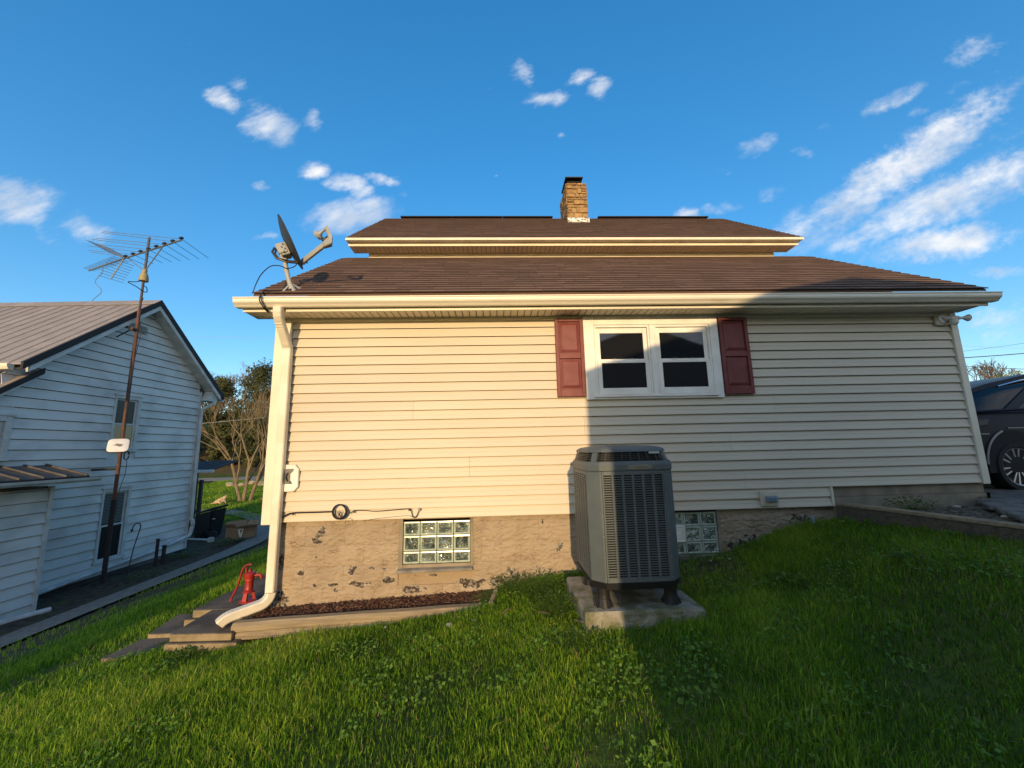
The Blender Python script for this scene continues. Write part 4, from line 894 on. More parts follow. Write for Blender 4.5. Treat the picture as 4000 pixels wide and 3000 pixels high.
M_NW = mat('weathered_white_siding', (.67, .68, .67), .6, var=(.45, .46, .45), vscale=1.5, stretch=(1, 1, 1.6), rand=.03, spec=.3, vlo=.45, vhi=.75, vdetail=9, bump=.06)
M_NT = mat('dull_white_trim', (.60, .61, .60), .55, var=(.48, .49, .48), vscale=4)
M_NR = mat('taupe_metal_roof', (.30, .262, .235), .5, var=(.26, .225, .20), vscale=3, metal=.1, spec=.4, rand=.05)
M_NRD = mat('dark_roof_edge', (.035, .033, .036), .7, spec=.2)
M_STAIN = mat('dark_foundation', (.055, .05, .05), .9, var=(.16, .15, .14), vscale=1.5, vlo=.45, vhi=.7, bump=.4, bscale=18)
RS, RZ, SLOPE = 5.70, 5.30, .835                             # wall-plane apex and rake slope
sr = 7.66
mb = MB(); npoly(mb, [(2.0, -1.0), (sr, -1.0), (sr, 3.36), (RS, RZ-.3), (3.62, 3.30), (2.0, 2.0)], -.12, -.02); mb.build('wall', mat('dark_lap_shadow_sheet', (.05, .05, .05), .9), nb)  # dark sheet shows through the clapboard gaps as painted shadow lines
mb = MB(); nbox(mb, 2.0, sr-.02, -3.8, -.03, -1.6, -1.0); mb.build('foundation', M_STAIN, nb)
mb = MB(); nbox(mb, 2.0, sr, -3.85, -.13, -1.0, 3.2); mb.build('back_wall', M_NW, nb)
mb = MB(); npoly(mb, [(2.9, 3.2), (sr, 3.2), (RS, RZ-.1)], -3.85, -3.6); mb.build('far_gable', M_NW, nb)
e8 = .1957
openings = [(5.17, 5.83, 1.66, 2.98), (5.18, 5.86, -.78, .83), (2.55, 3.33, 1.52, 2.33)]
def sL(z):
    if z > 3.02: return max(3.06, RS-(RZ-z)/SLOPE)
    if z > 2.02: return 2.50+(z-2.44)*1.27
    return 2.0
def sR(z): return sr if z < RZ-(sr-RS)*SLOPE else RS+(RZ-z)/SLOPE
z = -1.02; row = 0
rs = random.Random(9)
while z < RZ-.08:
    z1_ = min(z+e8, RZ-.01)
    spans = [(sL(z), sR(z), sL(z1_), sR(z1_))]
    jo = rs.uniform(3.9, 7.2)
    pieces = []
    for (a0, b0, a1, b1) in spans:
        cuts = [(a0, a1)]; 
        cur0, cur1 = a0, a1
        for (wa, wb, wz0, wz1) in sorted(openings):
            if z1_ > wz0+.03 and z < wz1-.03 and wb > cur0 and wa < b0:
                if wa > cur0: pieces.append((cur0, wa, cur1, wa))
                cur0 = cur1 = wb
        pieces.append((cur0, b0, cur1, b1))
    out = []
    for (a0, b0, a1, b1) in pieces:
        if a0+.1 < jo < b0-.1 and row % 2 == 0: out += [(a0, jo-.001, a1, jo-.001), (jo+.001, b0, jo+.001, b1)]
        else: out.append((a0, b0, a1, b1))
    for (a0, b0, a1, b1) in out:
        if b0-a0 < .05: continue
        mb = MB(); mb.hexa([NP(a0, .008, z+.003), NP(b0, .008, z+.003), NP(b0, .022, z+.002), NP(a0, .022, z+.002), NP(a1, -.012, z1_-.009), NP(b1, -.012, z1_-.009), NP(b1, -.003, z1_-.009), NP(a1, -.003, z1_-.009)])
        mb.build('clapboard', M_NW, nb)
    z = z1_; row += 1
def nwindow(s0, s1, z0, z1, lbl, blind=None, lower=None, trim=.075, mid=.5):
    mb = MB(); nbox(mb, s0, s0+trim*.6, -.02, .03, z0+.06, z1); nbox(mb, s1-trim, s1, -.02, .03, z0+.06, z1); nbox(mb, s0+trim*.6, s1-trim, -.02, .03, z1-trim, z1); nbox(mb, s0-.02, s1+.02, -.02, .05, z0, z0+.058)
    w = mb.build('window', M_NT, nb, bevel=.004); w['label'] = lbl
    a, b, p, q = s0+trim*.6+.004, s1-trim-.004, z0+.062, z1-trim-.004; zm = p+(q-p)*mid; t = .035
    mb = MB(); nbox(mb, s0-.03, s1+.03, -.02, .045, z1+.003, z1+.03); mb.build('drip_cap', M_NT, w)
    mb = MB(); nbox(mb, s0-.004, s1+.004, -.024, .003, z0-.196, z0-.004); mb.build('infill_board', M_NW, w); mb = MB(); nbox(mb, s0-.004, s1+.004, -.024, .003, z1+.032, z1+.20); mb.build('infill_board', M_NW, w)
    for (zz0, zz1, of, pm) in ((p, zm+.015, -.008, lower or M_PANE), (zm-.015, q, -.024, blind or M_PANE)):
        mb = MB(); nbox(mb, a, a+t, of, of+.018, zz0, zz1); nbox(mb, b-t*1.4, b, of, of+.018, zz0, zz1); nbox(mb, a+t, b-t*1.4, of, of+.018, zz0, zz0+t); nbox(mb, a+t, b-t*1.4, of, of+.018, zz1-t, zz1); mb.build('sash', M_NT, w, bevel=.003)
        mb = MB(); nbox(mb, a+t, b-t*1.4, of-.002, of+.006, zz0+t, zz1-t); mb.build('pane', pm, w)
    return w, (a, b, p, zm, q)
w, (a, b, p, zm, q) = nwindow(5.17, 5.83, 1.66, 2.98, 'upstairs window of the white house behind the rusty mast', blind=mat('screened_glass', (.015, .016, .018), .35, spec=.4))
w, (a, b, p, zm, q) = nwindow(5.18, 5.86, -.78, .83, 'ground floor window of the white house with dark blinds in the upper sash', lower=M_SCREEN)
M_SLAT = mat('grey_blind_slat', (.10, .11, .11), .6)
for k in range(20):
    z_ = zm+.05+k*(q-zm-.09)/20; mb = MB(); mb.hexa([NP(a+.04, -.017, z_), NP(b-.055, -.017, z_), NP(b-.055, -.012, z_+.004), NP(a+.04, -.012, z_+.004), NP(a+.04, -.017, z_+.021), NP(b-.055, -.017, z_+.021), NP(b-.055, -.016, z_+.023), NP(a+.04, -.016, z_+.023)]); mb.build('blind_slat', M_SLAT, w)
nwindow(2.55, 3.33, 1.52, 2.33, 'partly seen window above the lean-to at the left edge', trim=.10)
mb = MB(); nbox(mb, sr-.005, sr+.075, -.03, .03, -1.02, 3.40); mb.build('corner_board', M_NT, nb, bevel=.004)
# gable vent
for k in range(6):
    z_ = 4.60+k*.032; s0 = 5.28+(.0 if k < 5 else .01); mb = MB(); mb.hexa([NP(s0, .01, z_), NP(s0+.46, .01, z_), NP(s0+.46, .045, z_-.008), NP(s0, .045, z_-.008), NP(s0, .01, z_+.012), NP(s0+.46, .01, z_+.012), NP(s0+.46, .03, z_+.008), NP(s0, .03, z_+.008)]); mb.build('vent_louvre', M_NT, nb)
# roof planes: ribbed metal panels, rake trim, soffit
OV = .30; RIDZ = 5.46; SE_R, SE_L = 8.24, 3.08
sl_ = SLOPE
def rz(s): return RIDZ-abs(s-5.70)*sl_
XB = -3.95
npan = 15
for side_, se in (('l', SE_L), ('r', SE_R)):
    wpan = (OV-XB)/npan
    for k in range(npan):
        o1 = OV-k*wpan; o0 = o1-wpan+.003; mb = MB()
        d = -1 if side_ == 'l' else 1
        s_top = 5.70+d*.02
        P = lambda s, o, h: NP(s, o, rz(s)+h)
        mb.hexa([P(se, o0, -.02), P(se, o1, -.02), P(s_top, o1, -.02), P(s_top, o0, -.02), P(se, o0, 0), P(se, o1, 0), P(s_top, o1, 0), P(s_top, o0, 0)])
        om = o0+.03
        mb.hexa([P(se, om-.022, .001), P(se, om+.022, .001), P(s_top, om+.022, .001), P(s_top, om-.022, .001), P(se, om-.010, .026), P(se, om+.010, .026), P(s_top, om+.010, .026), P(s_top, om-.010, .026)])
        mb.build('roof_panel', M_NR, nb)
    d = -1 if side_ == 'l' else 1
    mb = MB(); mb.hexa([NP(se, OV-.02, rz(se)-.12), NP(se, OV+.03, rz(se)-.12), NP(5.70, OV+.03, RIDZ-.12), NP(5.70, OV-.02, RIDZ-.12), NP(se, OV-.02, rz(se)+.03), NP(se, OV+.03, rz(se)+.03), NP(5.70, OV+.03, RIDZ+.03), NP(5.70, OV-.02, RIDZ+.03)]); mb.build('rake_edge', M_NRD, nb)
    se2 = se-d*.12
    mb = MB(); mb.hexa([NP(se2, OV-.05, rz(se2)-.235), NP(se2, OV+.012, rz(se2)-.235), NP(5.70, OV+.012, RIDZ-.235), NP(5.70, OV-.05, RIDZ-.235), NP(se2, OV-.05, rz(se2)-.122), NP(se2, OV+.012, rz(se2)-.122), NP(5.70, OV+.012, RIDZ-.122), NP(5.70, OV-.05, RIDZ-.122)]); mb.build('rake_board', M_NT, nb)
    ns = 12
    for k in range(ns):
        sa = 5.70+(se2-5.70)*k/ns; sb = 5.70+(se2-5.70)*(k+.94)/ns
        mb = MB(); mb.hexa([NP(sa, -.02, rz(sa)-.20), NP(sb, -.02, rz(sb)-.20), NP(sb, OV-.052, rz(sb)-.20), NP(sa, OV-.052, rz(sa)-.20), NP(sa, -.02, rz(sa)-.188), NP(sb, -.02, rz(sb)-.188), NP(sb, OV-.052, rz(sb)-.188), NP(sa, OV-.052, rz(sa)-.188)]); mb.build('soffit_panel', M_NT, nb)
npan = 5
for k in range(7):
    o1 = OV+.02-k*.62
    mb = MB(); npoly(mb, [(5.70-.20, RIDZ-.165+.028), (5.70, RIDZ+.035), (5.70+.20, RIDZ-.165+.028), (5.70+.20, RIDZ-.165+.018), (5.70, RIDZ+.022), (5.70-.20, RIDZ-.165+.018)], o1-.615, o1); mb.build('ridge_cap', M_NR, nb)
M_CREAMG = mat('cream_gutter', (.74, .66, .52), .45)
mb = MB(); npoly(mb, [(SE_L-.10, 3.15), (SE_L-.02, 3.14), (SE_L-.02, 3.25), (SE_L-.13, 3.25), (SE_L-.125, 3.20)], XB, OV-.10); mb.build('gutter', M_CREAMG, nb)
mb = MB(); npoly(mb, [(SE_R-.02, 3.16), (SE_R+.07, 3.17), (SE_R+.10, 3.26), (SE_R-.02, 3.26)], XB, OV-.02); mb.build('gutter', M_NT, nb)
mb = MB(); npoly(mb, [(sr+.08, 3.14), (SE_R-.16, 3.12), (SE_R-.16, 3.30), (sr+.2, 3.42)], .0, OV-.06); mb.build('cornice_return', M_NT, nb)
# lower roof on the left wing
q = [(3.52, 3.25), (2.30, 2.28)]
for k in range(10):
    o1 = .16-k*.41; mb = MB(); npoly(mb, [(q[0][0], q[0][1]), (q[1][0], q[1][1]), (q[1][0], q[1][1]-.03), (q[0][0], q[0][1]-.03)], o1-.405, o1); mb.build('wing_roof_panel', M_NR, nb)
mb = MB(); npoly(mb, [(q[0][0]+.03, q[0][1]+.03), (q[1][0], q[1][1]+.012), (q[1][0], q[1][1]-.10), (q[0][0]+.03, q[0][1]-.085)], .161, .20); mb.build('wing_rake_edge', M_NRD, nb)
mb = MB(); npoly(mb, [(q[0][0]-.03, q[0][1]-.07), (q[1][0], q[1][1]-.102), (q[1][0], q[1][1]-.20), (q[0][0]-.03, q[0][1]-.165)], .12, .175); mb.build('wing_rake_board', M_NT, nb)
# lean-to with its own siding, roof and gutter
LOF = .67; ls = 3.52
z = -1.17
while z < 1.0:
    z1_ = min(z+e8*1.0, 1.02)
    mb = MB(); mb.hexa([NP(1.6, LOF+.008, z+.003), NP(ls, LOF+.008, z+.003), NP(ls, LOF+.022, z+.002), NP(1.6, LOF+.022, z+.002), NP(1.6, LOF-.012, z1_-.009), NP(ls, LOF-.012, z1_-.009), NP(ls, LOF-.003, z1_-.009), NP(1.6, LOF-.003, z1_-.009)]); mb.build('lean_to_board', M_NW, nb); z = z1_
mb = MB(); nbox(mb, 1.6, ls, .03, LOF-.032, -1.5, 1.05); mb.build('lean_to_core', M_STAIN, nb)
mb = MB(); nbox(mb, ls+.002, ls+.07, LOF-.06, LOF+.03, -1.2, 1.04); mb.build('lean_to_corner', M_NT, nb, bevel=.004)
wl = .36; M_LT = mat('dark_ribbed_metal', (.10, .088, .08), .6, var=(.06, .055, .05), vscale=6)
for k in range(7):
    s1_ = 4.02-k*wl; mb = MB()
    def LP(s, o, h): return NP(s, o, 1.42-(o-.02)*.245+h)
    mb.hexa([LP(s1_-wl+.004, .02, -.02), LP(s1_, .02, -.02), LP(s1_-.06, .92, -.02), LP(s1_-wl-.056, .92, -.02), LP(s1_-wl+.004, .02, 0), LP(s1_, .02, 0), LP(s1_-.06, .92, 0), LP(s1_-wl-.056, .92, 0)])
    mb.hexa([LP(s1_-.06, .02, .001), LP(s1_-.02, .02, .001), LP(s1_-.08, .92, .001), LP(s1_-.12, .92, .001), LP(s1_-.055, .02, .03), LP(s1_-.025, .02, .03), LP(s1_-.085, .92, .03), LP(s1_-.115, .92, .03)])
    mb.build('lean_to_roof_panel', M_LT, nb)
mb = MB(); nbox(mb, 1.5, 3.95, .90, .925, 1.10, 1.20); mb.build('lean_to_fascia', M_NRD, nb)
mb = MB(); mb.ext([NP(1.5, o, z_) for o, z_ in ((.928, 1.085), (1.01, 1.09), (1.045, 1.13), (1.05, 1.17), (1.035, 1.17), (1.02, 1.115), (.928, 1.11))], nd*2.58); mb.build('lean_to_gutter', M_NT, nb)
# base pipe and downspouts
M_PIPE = mat('white_pipe', (.62, .63, .63), .5, var=(.45, .46, .46), vscale=5)
mb = MB(); mb.tube([NP(4.02, .09, -1.0), NP(5.4, .08, -.90), NP(6.7, .08, -.83), NP(7.62, .10, -.69)], .042, 10); mb.build('base_pipe', M_PIPE, nb, smooth=True)
mb = MB(); mb.tube(bez([NP(7.66, .10, -.70), NP(7.71, .11, -.62), NP(7.72, .12, -.52), NP(7.74, .14, -.40), NP(7.72, .12, -.25)], 5), .05, 10); mb.build('pipe_elbow', M_PIPE, nb, smooth=True)
mb = MB(); mb.tube(bez([NP(7.72, .10, -.25), NP(7.71, .09, 1.0), NP(7.70, .09, 2.75), NP(7.72, .10, 2.88), NP(7.95, .20, 3.06), NP(8.05, .22, 3.15)], 5), .042, 8); mb.build('downspout', M_NT, nb, smooth=True)

# ------------------------------------------------------------------ rear porch of the white house
por = thing('rear_porch', 'dark porch with metal roof, black posts and railing behind the white house', 'porch', (-10.4, 10.5, -1.05))
Z0p = .92
for k in range(8):
    x = -9.62-.30*k; MB().hexa([(x-.296, 9.7, 1.02), (x, 9.7, 1.02), (x-.35, 11.6, 1.28), (x-.646, 11.6, 1.28), (x-.296, 9.7, 1.05), (x, 9.7, 1.05), (x-.35, 11.6, 1.31), (x-.646, 11.6, 1.31)]).hexa([(x-.05, 9.7, 1.051), (x, 9.7, 1.051), (x-.35, 11.6, 1.311), (x-.40, 11.6, 1.311), (x-.04, 9.7, 1.08), (x-.01, 9.7, 1.08), (x-.36, 11.6, 1.34), (x-.39, 11.6, 1.34)]).build('roof_panel', M_NRD, por)
MB().box(-12.1, -9.55, 9.58, 9.69, .955, 1.05).build('gutter', M_WHITE, por, bevel=.01)
MB().box(-12.0, -10.15, 9.75, 9.83, .72, .94).build('beam', mat('grey_green_beam', (.14, .15, .12), .8), por)
for x in (-10.20, -10.02): MB().box(x-.05, x+.05, 9.76, 9.84, -1.05, .72).build('post', M_BLACKP, por)
MB().box(-12, -10.25, 9.77, 9.81, -.44, -.40).build('top_rail', M_BLACKP, por)
for k in range(13): MB().box(-10.40-.11*k, -10.375-.11*k, 9.78, 9.80, -1.0, -.44).build('baluster', M_BLACKP, por)
for k in range(6): MB().tube(bez([(-10.19+.05*math.sin(k), 9.80, -.9+.27*k), (-10.22, 9.80, -.76+.27*k), (-10.15, 9.80, -.63+.27*k)], 4), .012, 5).build('trellis_scroll', M_BLACKP, por)

# ------------------------------------------------------------------ antenna mast, panel dish
ms, mo = 5.06, .40
ant = thing('tv_antenna', 'tall rusty mast with a large rooftop television antenna against the white house', 'antenna', NP(ms, mo, -1.05))
M_MASTD = mat('dark_mast_pipe', (.03, .022, .02), .8)
mb = MB(); mb.tube([NP(ms, mo, -1.1), NP(ms, mo, .62)], .045, 12); mb.build('mast_foot', M_MASTD, ant, smooth=True)  # lower mast darkened: cast shade put into its colour
mb = MB(); mb.tube([NP(ms, mo, .60), NP(ms, mo, 1.6), NP(ms, mo, 5.0)], .036, 12); mb.build('mast_pipe', M_RUST, ant, smooth=True)
mb = MB(); mb.tube([NP(ms, mo, 4.9), NP(ms, mo, 5.85)], .026, 10); mb.build('upper_pipe', mat('brown_pipe', (.07, .045, .04), .7), ant, smooth=True)
mb = MB(); mb.tube([NP(ms, mo, 5.95), NP(ms, mo, 6.86)], .028, 10); mb.build('top_pipe', mat('dark_blue_pipe', (.05, .055, .075), .6), ant, smooth=True)
mb = MB(); mb.lathe([(.09, 0), (.095, .03), (.085, .12), (.06, .2), (.045, .23), (.05, .3)], NP(ms, mo, 5.72), n=16); mb.build('rotor', mat('yellowed_rotor_housing', (.33, .27, .13), .6, var=(.2, .16, .08), vscale=20), ant, smooth=True)
mb = MB(); mb.tube(bez([NP(ms, mo+.04, 5.78), NP(ms-.2, mo+.05, 5.62), NP(ms-.42, mo+.05, 5.52), NP(ms-.2, mo+.04, 5.50), NP(ms, mo+.03, 5.46), NP(ms+.12, mo, 5.50), NP(ms+.10, mo, 5.60), NP(ms, mo, 5.62)], 6), .010, 5); mb.build('rotor_wire', M_BLACKW, ant, smooth=True)
mb = MB(); mb.tube(bez([NP(ms, mo+.05, 5.3), NP(ms-.06, mo+.05, 4.9), NP(ms+.05, mo+.05, 4.4), NP(ms-.05, mo+.05, 3.4), NP(ms-.04, mo+.05, 2.2)], 6), .008, 5); mb.build('lead_wire', M_BLACKW, ant, smooth=True)
zb = 6.52
A = lambda x, y: Vector((x, y, zb))
bR, bL, bB = A(-7.31, 4.57), A(-10.89, 6.10), A(-9.40, 5.46)
mb = MB(); mb.tube([bR, bB], .020, 6); mb.build('boom', M_GALV, ant); mb = MB(); mb.tube([bB, bL-Vector((0, 0, .02))], .018, 6); mb.build('boom', M_GALV, ant)
eL0, eL1, eR0, eR1 = Vector((-8.74, 4.18)), Vector((-10.02, 5.19)), Vector((-7.35, 5.50)), Vector((-9.24, 5.85))
for k in range(8):
    t = k/7; c0 = bR.lerp(bB, t*.97); l = eL0.lerp(eL1, t); r = eR0.lerp(eR1, t)
    l = l+Vector((.10*math.sin(k*2), .05*math.cos(k*3)))
    mb = MB(); mb.tube([(l.x, l.y, zb+.02), c0+Vector((0, 0, .03))], .006, 5); mb.tube([c0+Vector((0, 0, .03)), (r.x, r.y, zb+.02)], .006, 5); mb.build('antenna_element', M_GALV, ant)
    mb = MB(); mb.obox(c0+Vector((-.04, -.03, .02)), (.08, -.03, 0), (.02, .05, 0), (0, 0, .04)); mb.build('insulator', M_BLACKP, ant)
bd_ = (bL-bR).normalized(); pd_ = Vector((-bd_.y, bd_.x, 0))
for k in range(20):
    c0 = bB.lerp(bL, .08+.92*k/19); ln = .17-.003*k; mb = MB(); mb.tube([c0-pd_*ln+Vector((0, 0, .015)), c0+pd_*ln+Vector((0, 0, .015))], .005, 5); mb.build('short_element', M_GALV, ant)
for sg, dz, lx in ((-1, -.80, .30), (1, .62, -.10)):
    q0 = bB+Vector((.0, 0, 0)); q1 = bB+(Vector((-.25, 0, -.55)) if sg < 0 else Vector((-.55, -.12, .32)))
    mb = MB(); mb.tube([q0, q1], .015, 6); mb.build('reflector_bar', M_GALV, ant)
    for k in range(8):
        c0 = q0.lerp(q1, .16+.84*k/7); ln = .25; mb = MB(); mb.tube([c0-pd_*ln, c0+pd_*ln], .006, 5); mb.build('reflector_rod', M_GALV, ant)
mpt = Vector(NP(ms, mo, 5.98)); mb = MB(); mb.tube([mpt, bR.lerp(bB, .30)], .014, 6); mb.build('brace', M_GALV, ant); mb = MB(); mb.tube([mpt, bR.lerp(bB, .95)], .010, 6); mb.build('brace', M_GALV, ant)
mb = MB(); p0 = bB.lerp(bL, .58); mb.tube(bez([p0, p0+Vector((.0, 0, -.22)), p0+Vector((-.14, 0, -.45)), p0+Vector((.06, 0, -.72)), p0+Vector((-.14, 0, -1.0)), p0+Vector((.08, 0, -1.25)), p0+Vector((-.10, 0, -1.5)), p0+Vector((-.06, 0, -1.75)), p0+Vector((.16, 0, -2.05))], 6), .008, 5); mb.build('hanging_wire', mat('blue_grey_wire', (.12, .17, .22), .6), ant, smooth=True)
M_BRK = mat('black_iron_bracket', (.02, .018, .02), .6)
for (p, q, r) in ((NP(ms-.12, mo, 4.50), NP(4.80, .02, 4.58), .02), (NP(ms-.12, mo, 4.49), NP(4.99, .02, 4.32), .014), (NP(ms, mo, 1.28), NP(4.86, .02, 1.28), .025)):
    mb = MB(); mb.tube([p, q], r, 8); mb.build('wall_bracket', M_BRK, ant)
mb = MB(); mb.tube([NP(ms-.14, mo, 4.5), NP(ms, mo, 4.5)], .035, 8); mb.build('clamp', M_RUST, ant)
mb = MB()
for k in range(3): mb.tube(bez([NP(ms+.09+.06*math.cos(t)+.01*k, mo+.05, 1.58+.10*math.sin(t)) for t in np.linspace(0, 6.1, 9)], 3), .006, 5)
mb.tube(bez([NP(ms+.12, mo+.05, 1.5), NP(ms+.14, mo+.04, 1.2), NP(ms+.04, mo+.05, .8), NP(ms+.03, mo+.05, .3)], 5), .006, 5); mb.build('wire_loop', M_BLACKW, ant, smooth=True)
pd = thing('panel_dish', 'white rounded rectangular internet dish clamped low on the rusty mast', 'satellite dish', NP(4.76, .55, 1.6))
c0 = Vector(NP(4.80, .58, 1.80)); ex = Vector((.12, .95, -.02)).normalized(); nz_ = Vector((.62, -.62, .48)); nz_ = (nz_-ex*nz_.dot(ex)).normalized(); ey = nz_.cross(ex)
ex = Vector((.80, .58, .02)).normalized(); nz_ = Vector((.42, -.70, .57)); nz_ = (nz_-ex*nz_.dot(ex)).normalized(); ey = nz_.cross(ex)
def rr_(hw, hh, d, n=32):
    return [c0+ex*(hw*math.copysign(abs(math.cos(t))**.42, math.cos(t)))+ey*(hh*math.copysign(abs(math.sin(t))**.42, math.sin(t)))+nz_*d for t in np.linspace(0, 2*math.pi, n+1)[:-1]]
MB().loft([rr_(.13, .12, -.04), rr_(.165, .165, -.03), rr_(.172, .175, 0), rr_(.16, .162, .008), rr_(.05, .03, .010)]).build('panel', mat('white_dish_panel', (.80, .78, .74), .4), pd, smooth=True)
mb = MB(); lp = [(-.10, .0), (-.045, .012), (-.03, .045), (.0, .03), (.03, .035), (.055, .012), (.085, .018), (.06, -.035), (.02, -.05), (-.01, -.025), (-.06, -.01)]
mb.poly([c0+ex*a+ey*b+nz_*.0105 for a, b in lp]); mb.build('emblem', mat('grey_emblem', (.22, .20, .18), .5), pd)
mb = MB(); mb.tube([c0-nz_*.04, Vector(NP(ms-.05, mo+.03, 1.68))], .03, 8); mb.build('bracket_arm', M_BLACKP, pd)

# ------------------------------------------------------------------ small things along the neighbour's wall
hk = MB(); gz0 = g1(*NP(5.37, .6, 0)[:2]); hp = [NP(5.37, .6, gz0-.02), NP(5.46, .6, -.5), NP(5.575, .6, -.06)]
hp += [NP(5.575-.10*(1-math.cos(t)), .6, -.06+.10*math.sin(t)) for t in np.linspace(.4, math.pi, 8)] + [NP(5.378, .6, -.11), NP(5.362, .6, -.125), NP(5.348, .6, -.11), NP(5.347, .6, -.07)]
hk.tube(hp, .011, 8); tag(hk.build('plant_hook', M_BRK, smooth=True), 'thin black shepherd hook stuck in the bed before the white house', 'plant hook')
for s_, zt, r, lb in ((6.27, -.50, .035, 'taller black standpipe beside the white house wall'), (6.48, -.70, .042, 'shorter black standpipe beside the white house wall')):
    b = NP(s_, .45, 0); mb = MB(); mb.tube([(b[0], b[1], g1(b[0], b[1])-.05), (b[0], b[1], zt)], r, 12); mb.tube([(b[0], b[1], zt), (b[0], b[1], zt+.03)], r*1.2, 12); tag(mb.build('standpipe', M_MASTD, smooth=True), lb, 'pipe', 'black standpipes by the white house')
mb = MB(); mb.tube([(-8.6, 2.2, g1(-8.6, 2.2)+.05), (-8.18, 3.04, -1.10), (-7.95, 3.55, -1.09)], [.05, .05, .045], 10); tag(mb.build('drain_pipe', M_PIPE, smooth=True), 'white drain pipe lying on the ground at the lower left edge', 'pipe')
mb = MB(); mb.tube([(-9.6, 8.85, -1.0), (-8.75, 8.62, -1.0)], .03, 8); mb.box(-8.78, -8.66, 8.55, 8.67, -1.06, -.93); tag(mb.build('drain_outlet', M_PIPE), 'white pipe with square end lying in the bed behind the house corner', 'pipe')
bn = thing('trash_bin', 'black wheeled trash bin with tilted lid by the rear porch', 'trash bin', (-9.35, 9.5, -1.06))
M_BIN = mat('black_bin_plastic', (.012, .014, .022), .45, spec=.4)
def bring(z, sc, dx=0): return [(-9.36+dx+a*sc, 9.45+b*sc, z) for a, b in ((-.36, -.2), (.22, -.34), (.42, .1), (-.14, .3))]
MB().loft([bring(-1.02, .78), [(x, y, z+dz) for (x, y, z), dz in zip(bring(-.33, 1.0, .02), (-.03, .12, .17, .02))]]).build('body', M_BIN, bn, bevel=.03, seg=2)
b4 = bring(-.30, 1.06, .02)
MB().loft([[(x, y, z+dz) for (x, y, z), dz in zip(b4, (-.03, .12, .17, .02))], [(x, y, z+dz) for (x, y, z), dz in zip(b4, (.01, .18, .24, .06))]]).build('lid', M_BIN, bn, bevel=.015)
MB().box(-9.10, -8.98, 9.13, 9.15, -.42, -.30).build('recess', M_DARK, bn); MB().box(-9.08, -9.0, 9.11, 9.13, -.47, -.455).build('label_strip', M_WHITE, bn)
for x in (-9.5, -9.1): mb = MB(); mb.lathe([(.10, 0), (.12, .01), (.12, .05), (.1, .06)], (x, 9.22, -.95), (.3, -1, 0), 14); mb.build('wheel', M_BLACKP, bn)
bxo = thing('cardboard_box', 'open brown cardboard box with raised flaps beside the trash bin', 'box', (-8.0, 8.8, -1.0))
M_CARD = mat('brown_cardboard', (.30, .20, .115), .85, var=(.25, .165, .095), vscale=5)
o = Vector((-8.26, 8.55, -1.0)); ea = Vector((.32, -.02, 0)); eb = Vector((.36, .42, 0)); H = Vector((0, 0, .34))
mb = MB(); th = .008
for (p, e) in ((o, ea), (o+ea, eb), (o+eb, ea), (o, eb)): nrm = Vector((-e.y, e.x, 0)).normalized()*th; mb.obox(p, e, nrm, H)
mb.obox(o, ea, eb, (0, 0, .01)); mb.build('carton', M_CARD, bxo)
for (p, e, out, upz) in ((o, ea, Vector((-.01, -.09, 0)), .12), (o+ea, eb, Vector((.20, -.1, 0)), .05), (o+eb, ea, Vector((-.03, .13, 0)), .12), (o, eb, Vector((-.05, .06, 0)), .16)):
    q = p+H; mb = MB(); mb.obox(q, e, out+Vector((0, 0, upz)), Vector((0, 0, .006))); mb.build('flap', M_CARD, bxo)
mb = MB(); f = o+ea; sn = Vector((eb.y, -eb.x, 0)).normalized()*.003; u_ = eb.normalized()
mb.poly([f+sn+u_*.03+UPV*.29, f+sn+u_*.10+UPV*.04, f+sn+u_*.15+UPV*.06, f+sn+u_*.07+UPV*.29]); mb.poly([f+sn+u_*.16+UPV*.29, f+sn+u_*.11+UPV*.06, f+sn+u_*.14+UPV*.04, f+sn+u_*.19+UPV*.29]); mb.poly([f+sn+u_*.06+UPV*.30, f+sn+u_*.06+UPV*.265, f+sn+u_*.18+UPV*.265, f+sn+u_*.18+UPV*.30]); mb.build('printed_mark', M_WHITE, bxo)
# concrete path along the bed, bending behind the white house
pth = [(-7.05, -6), (-7.05, 0), (-7.08, 3), (-7.12, 6), (-7.3, 8.3), (-8.2, 10.6), (-9.9, 12.6), (-12.0, 14.0), (-15, 14.8)]
pp = bez([(x, y, 0) for x, y in pth], 5); mb = MB(); wdt = .34
for a, b in zip(pp, pp[1:]):
    ta = (b-a).normalized(); s_ = Vector((-ta.y, ta.x, 0))*wdt
    if mb.v: pass
    mb.poly([(a-s_).to_tuple()[:2]+(g1(*(a-s_)[:2])+.03,), (a+s_).to_tuple()[:2]+(g1(*(a+s_)[:2])+.03,), (b+s_).to_tuple()[:2]+(g1(*(b+s_)[:2])+.03,), (b-s_).to_tuple()[:2]+(g1(*(b-s_)[:2])+.03,)])
mb.build('path', mat('gravelly_path', (.20, .185, .165), .95, var=(.13, .12, .10), vscale=12, bump=.5), kind='structure')
mb = MB(); rp = [(x, 30+.06*(x+20)) for x in range(-80, 30, 5)]
for (x0, y0), (x1, y1) in zip(rp, rp[1:]): mb.poly([(x0, y0-1.2, g1(x0, y0-1.2)+.05), (x1, y1-1.2, g1(x1, y1-1.2)+.05), (x1, y1+1.2, g1(x1, y1+1.2)+.05), (x0, y0+1.2, g1(x0, y0+1.2)+.05)])
mb.build('road', mat('pale_road', (.20, .18, .15), .95), kind='structure')

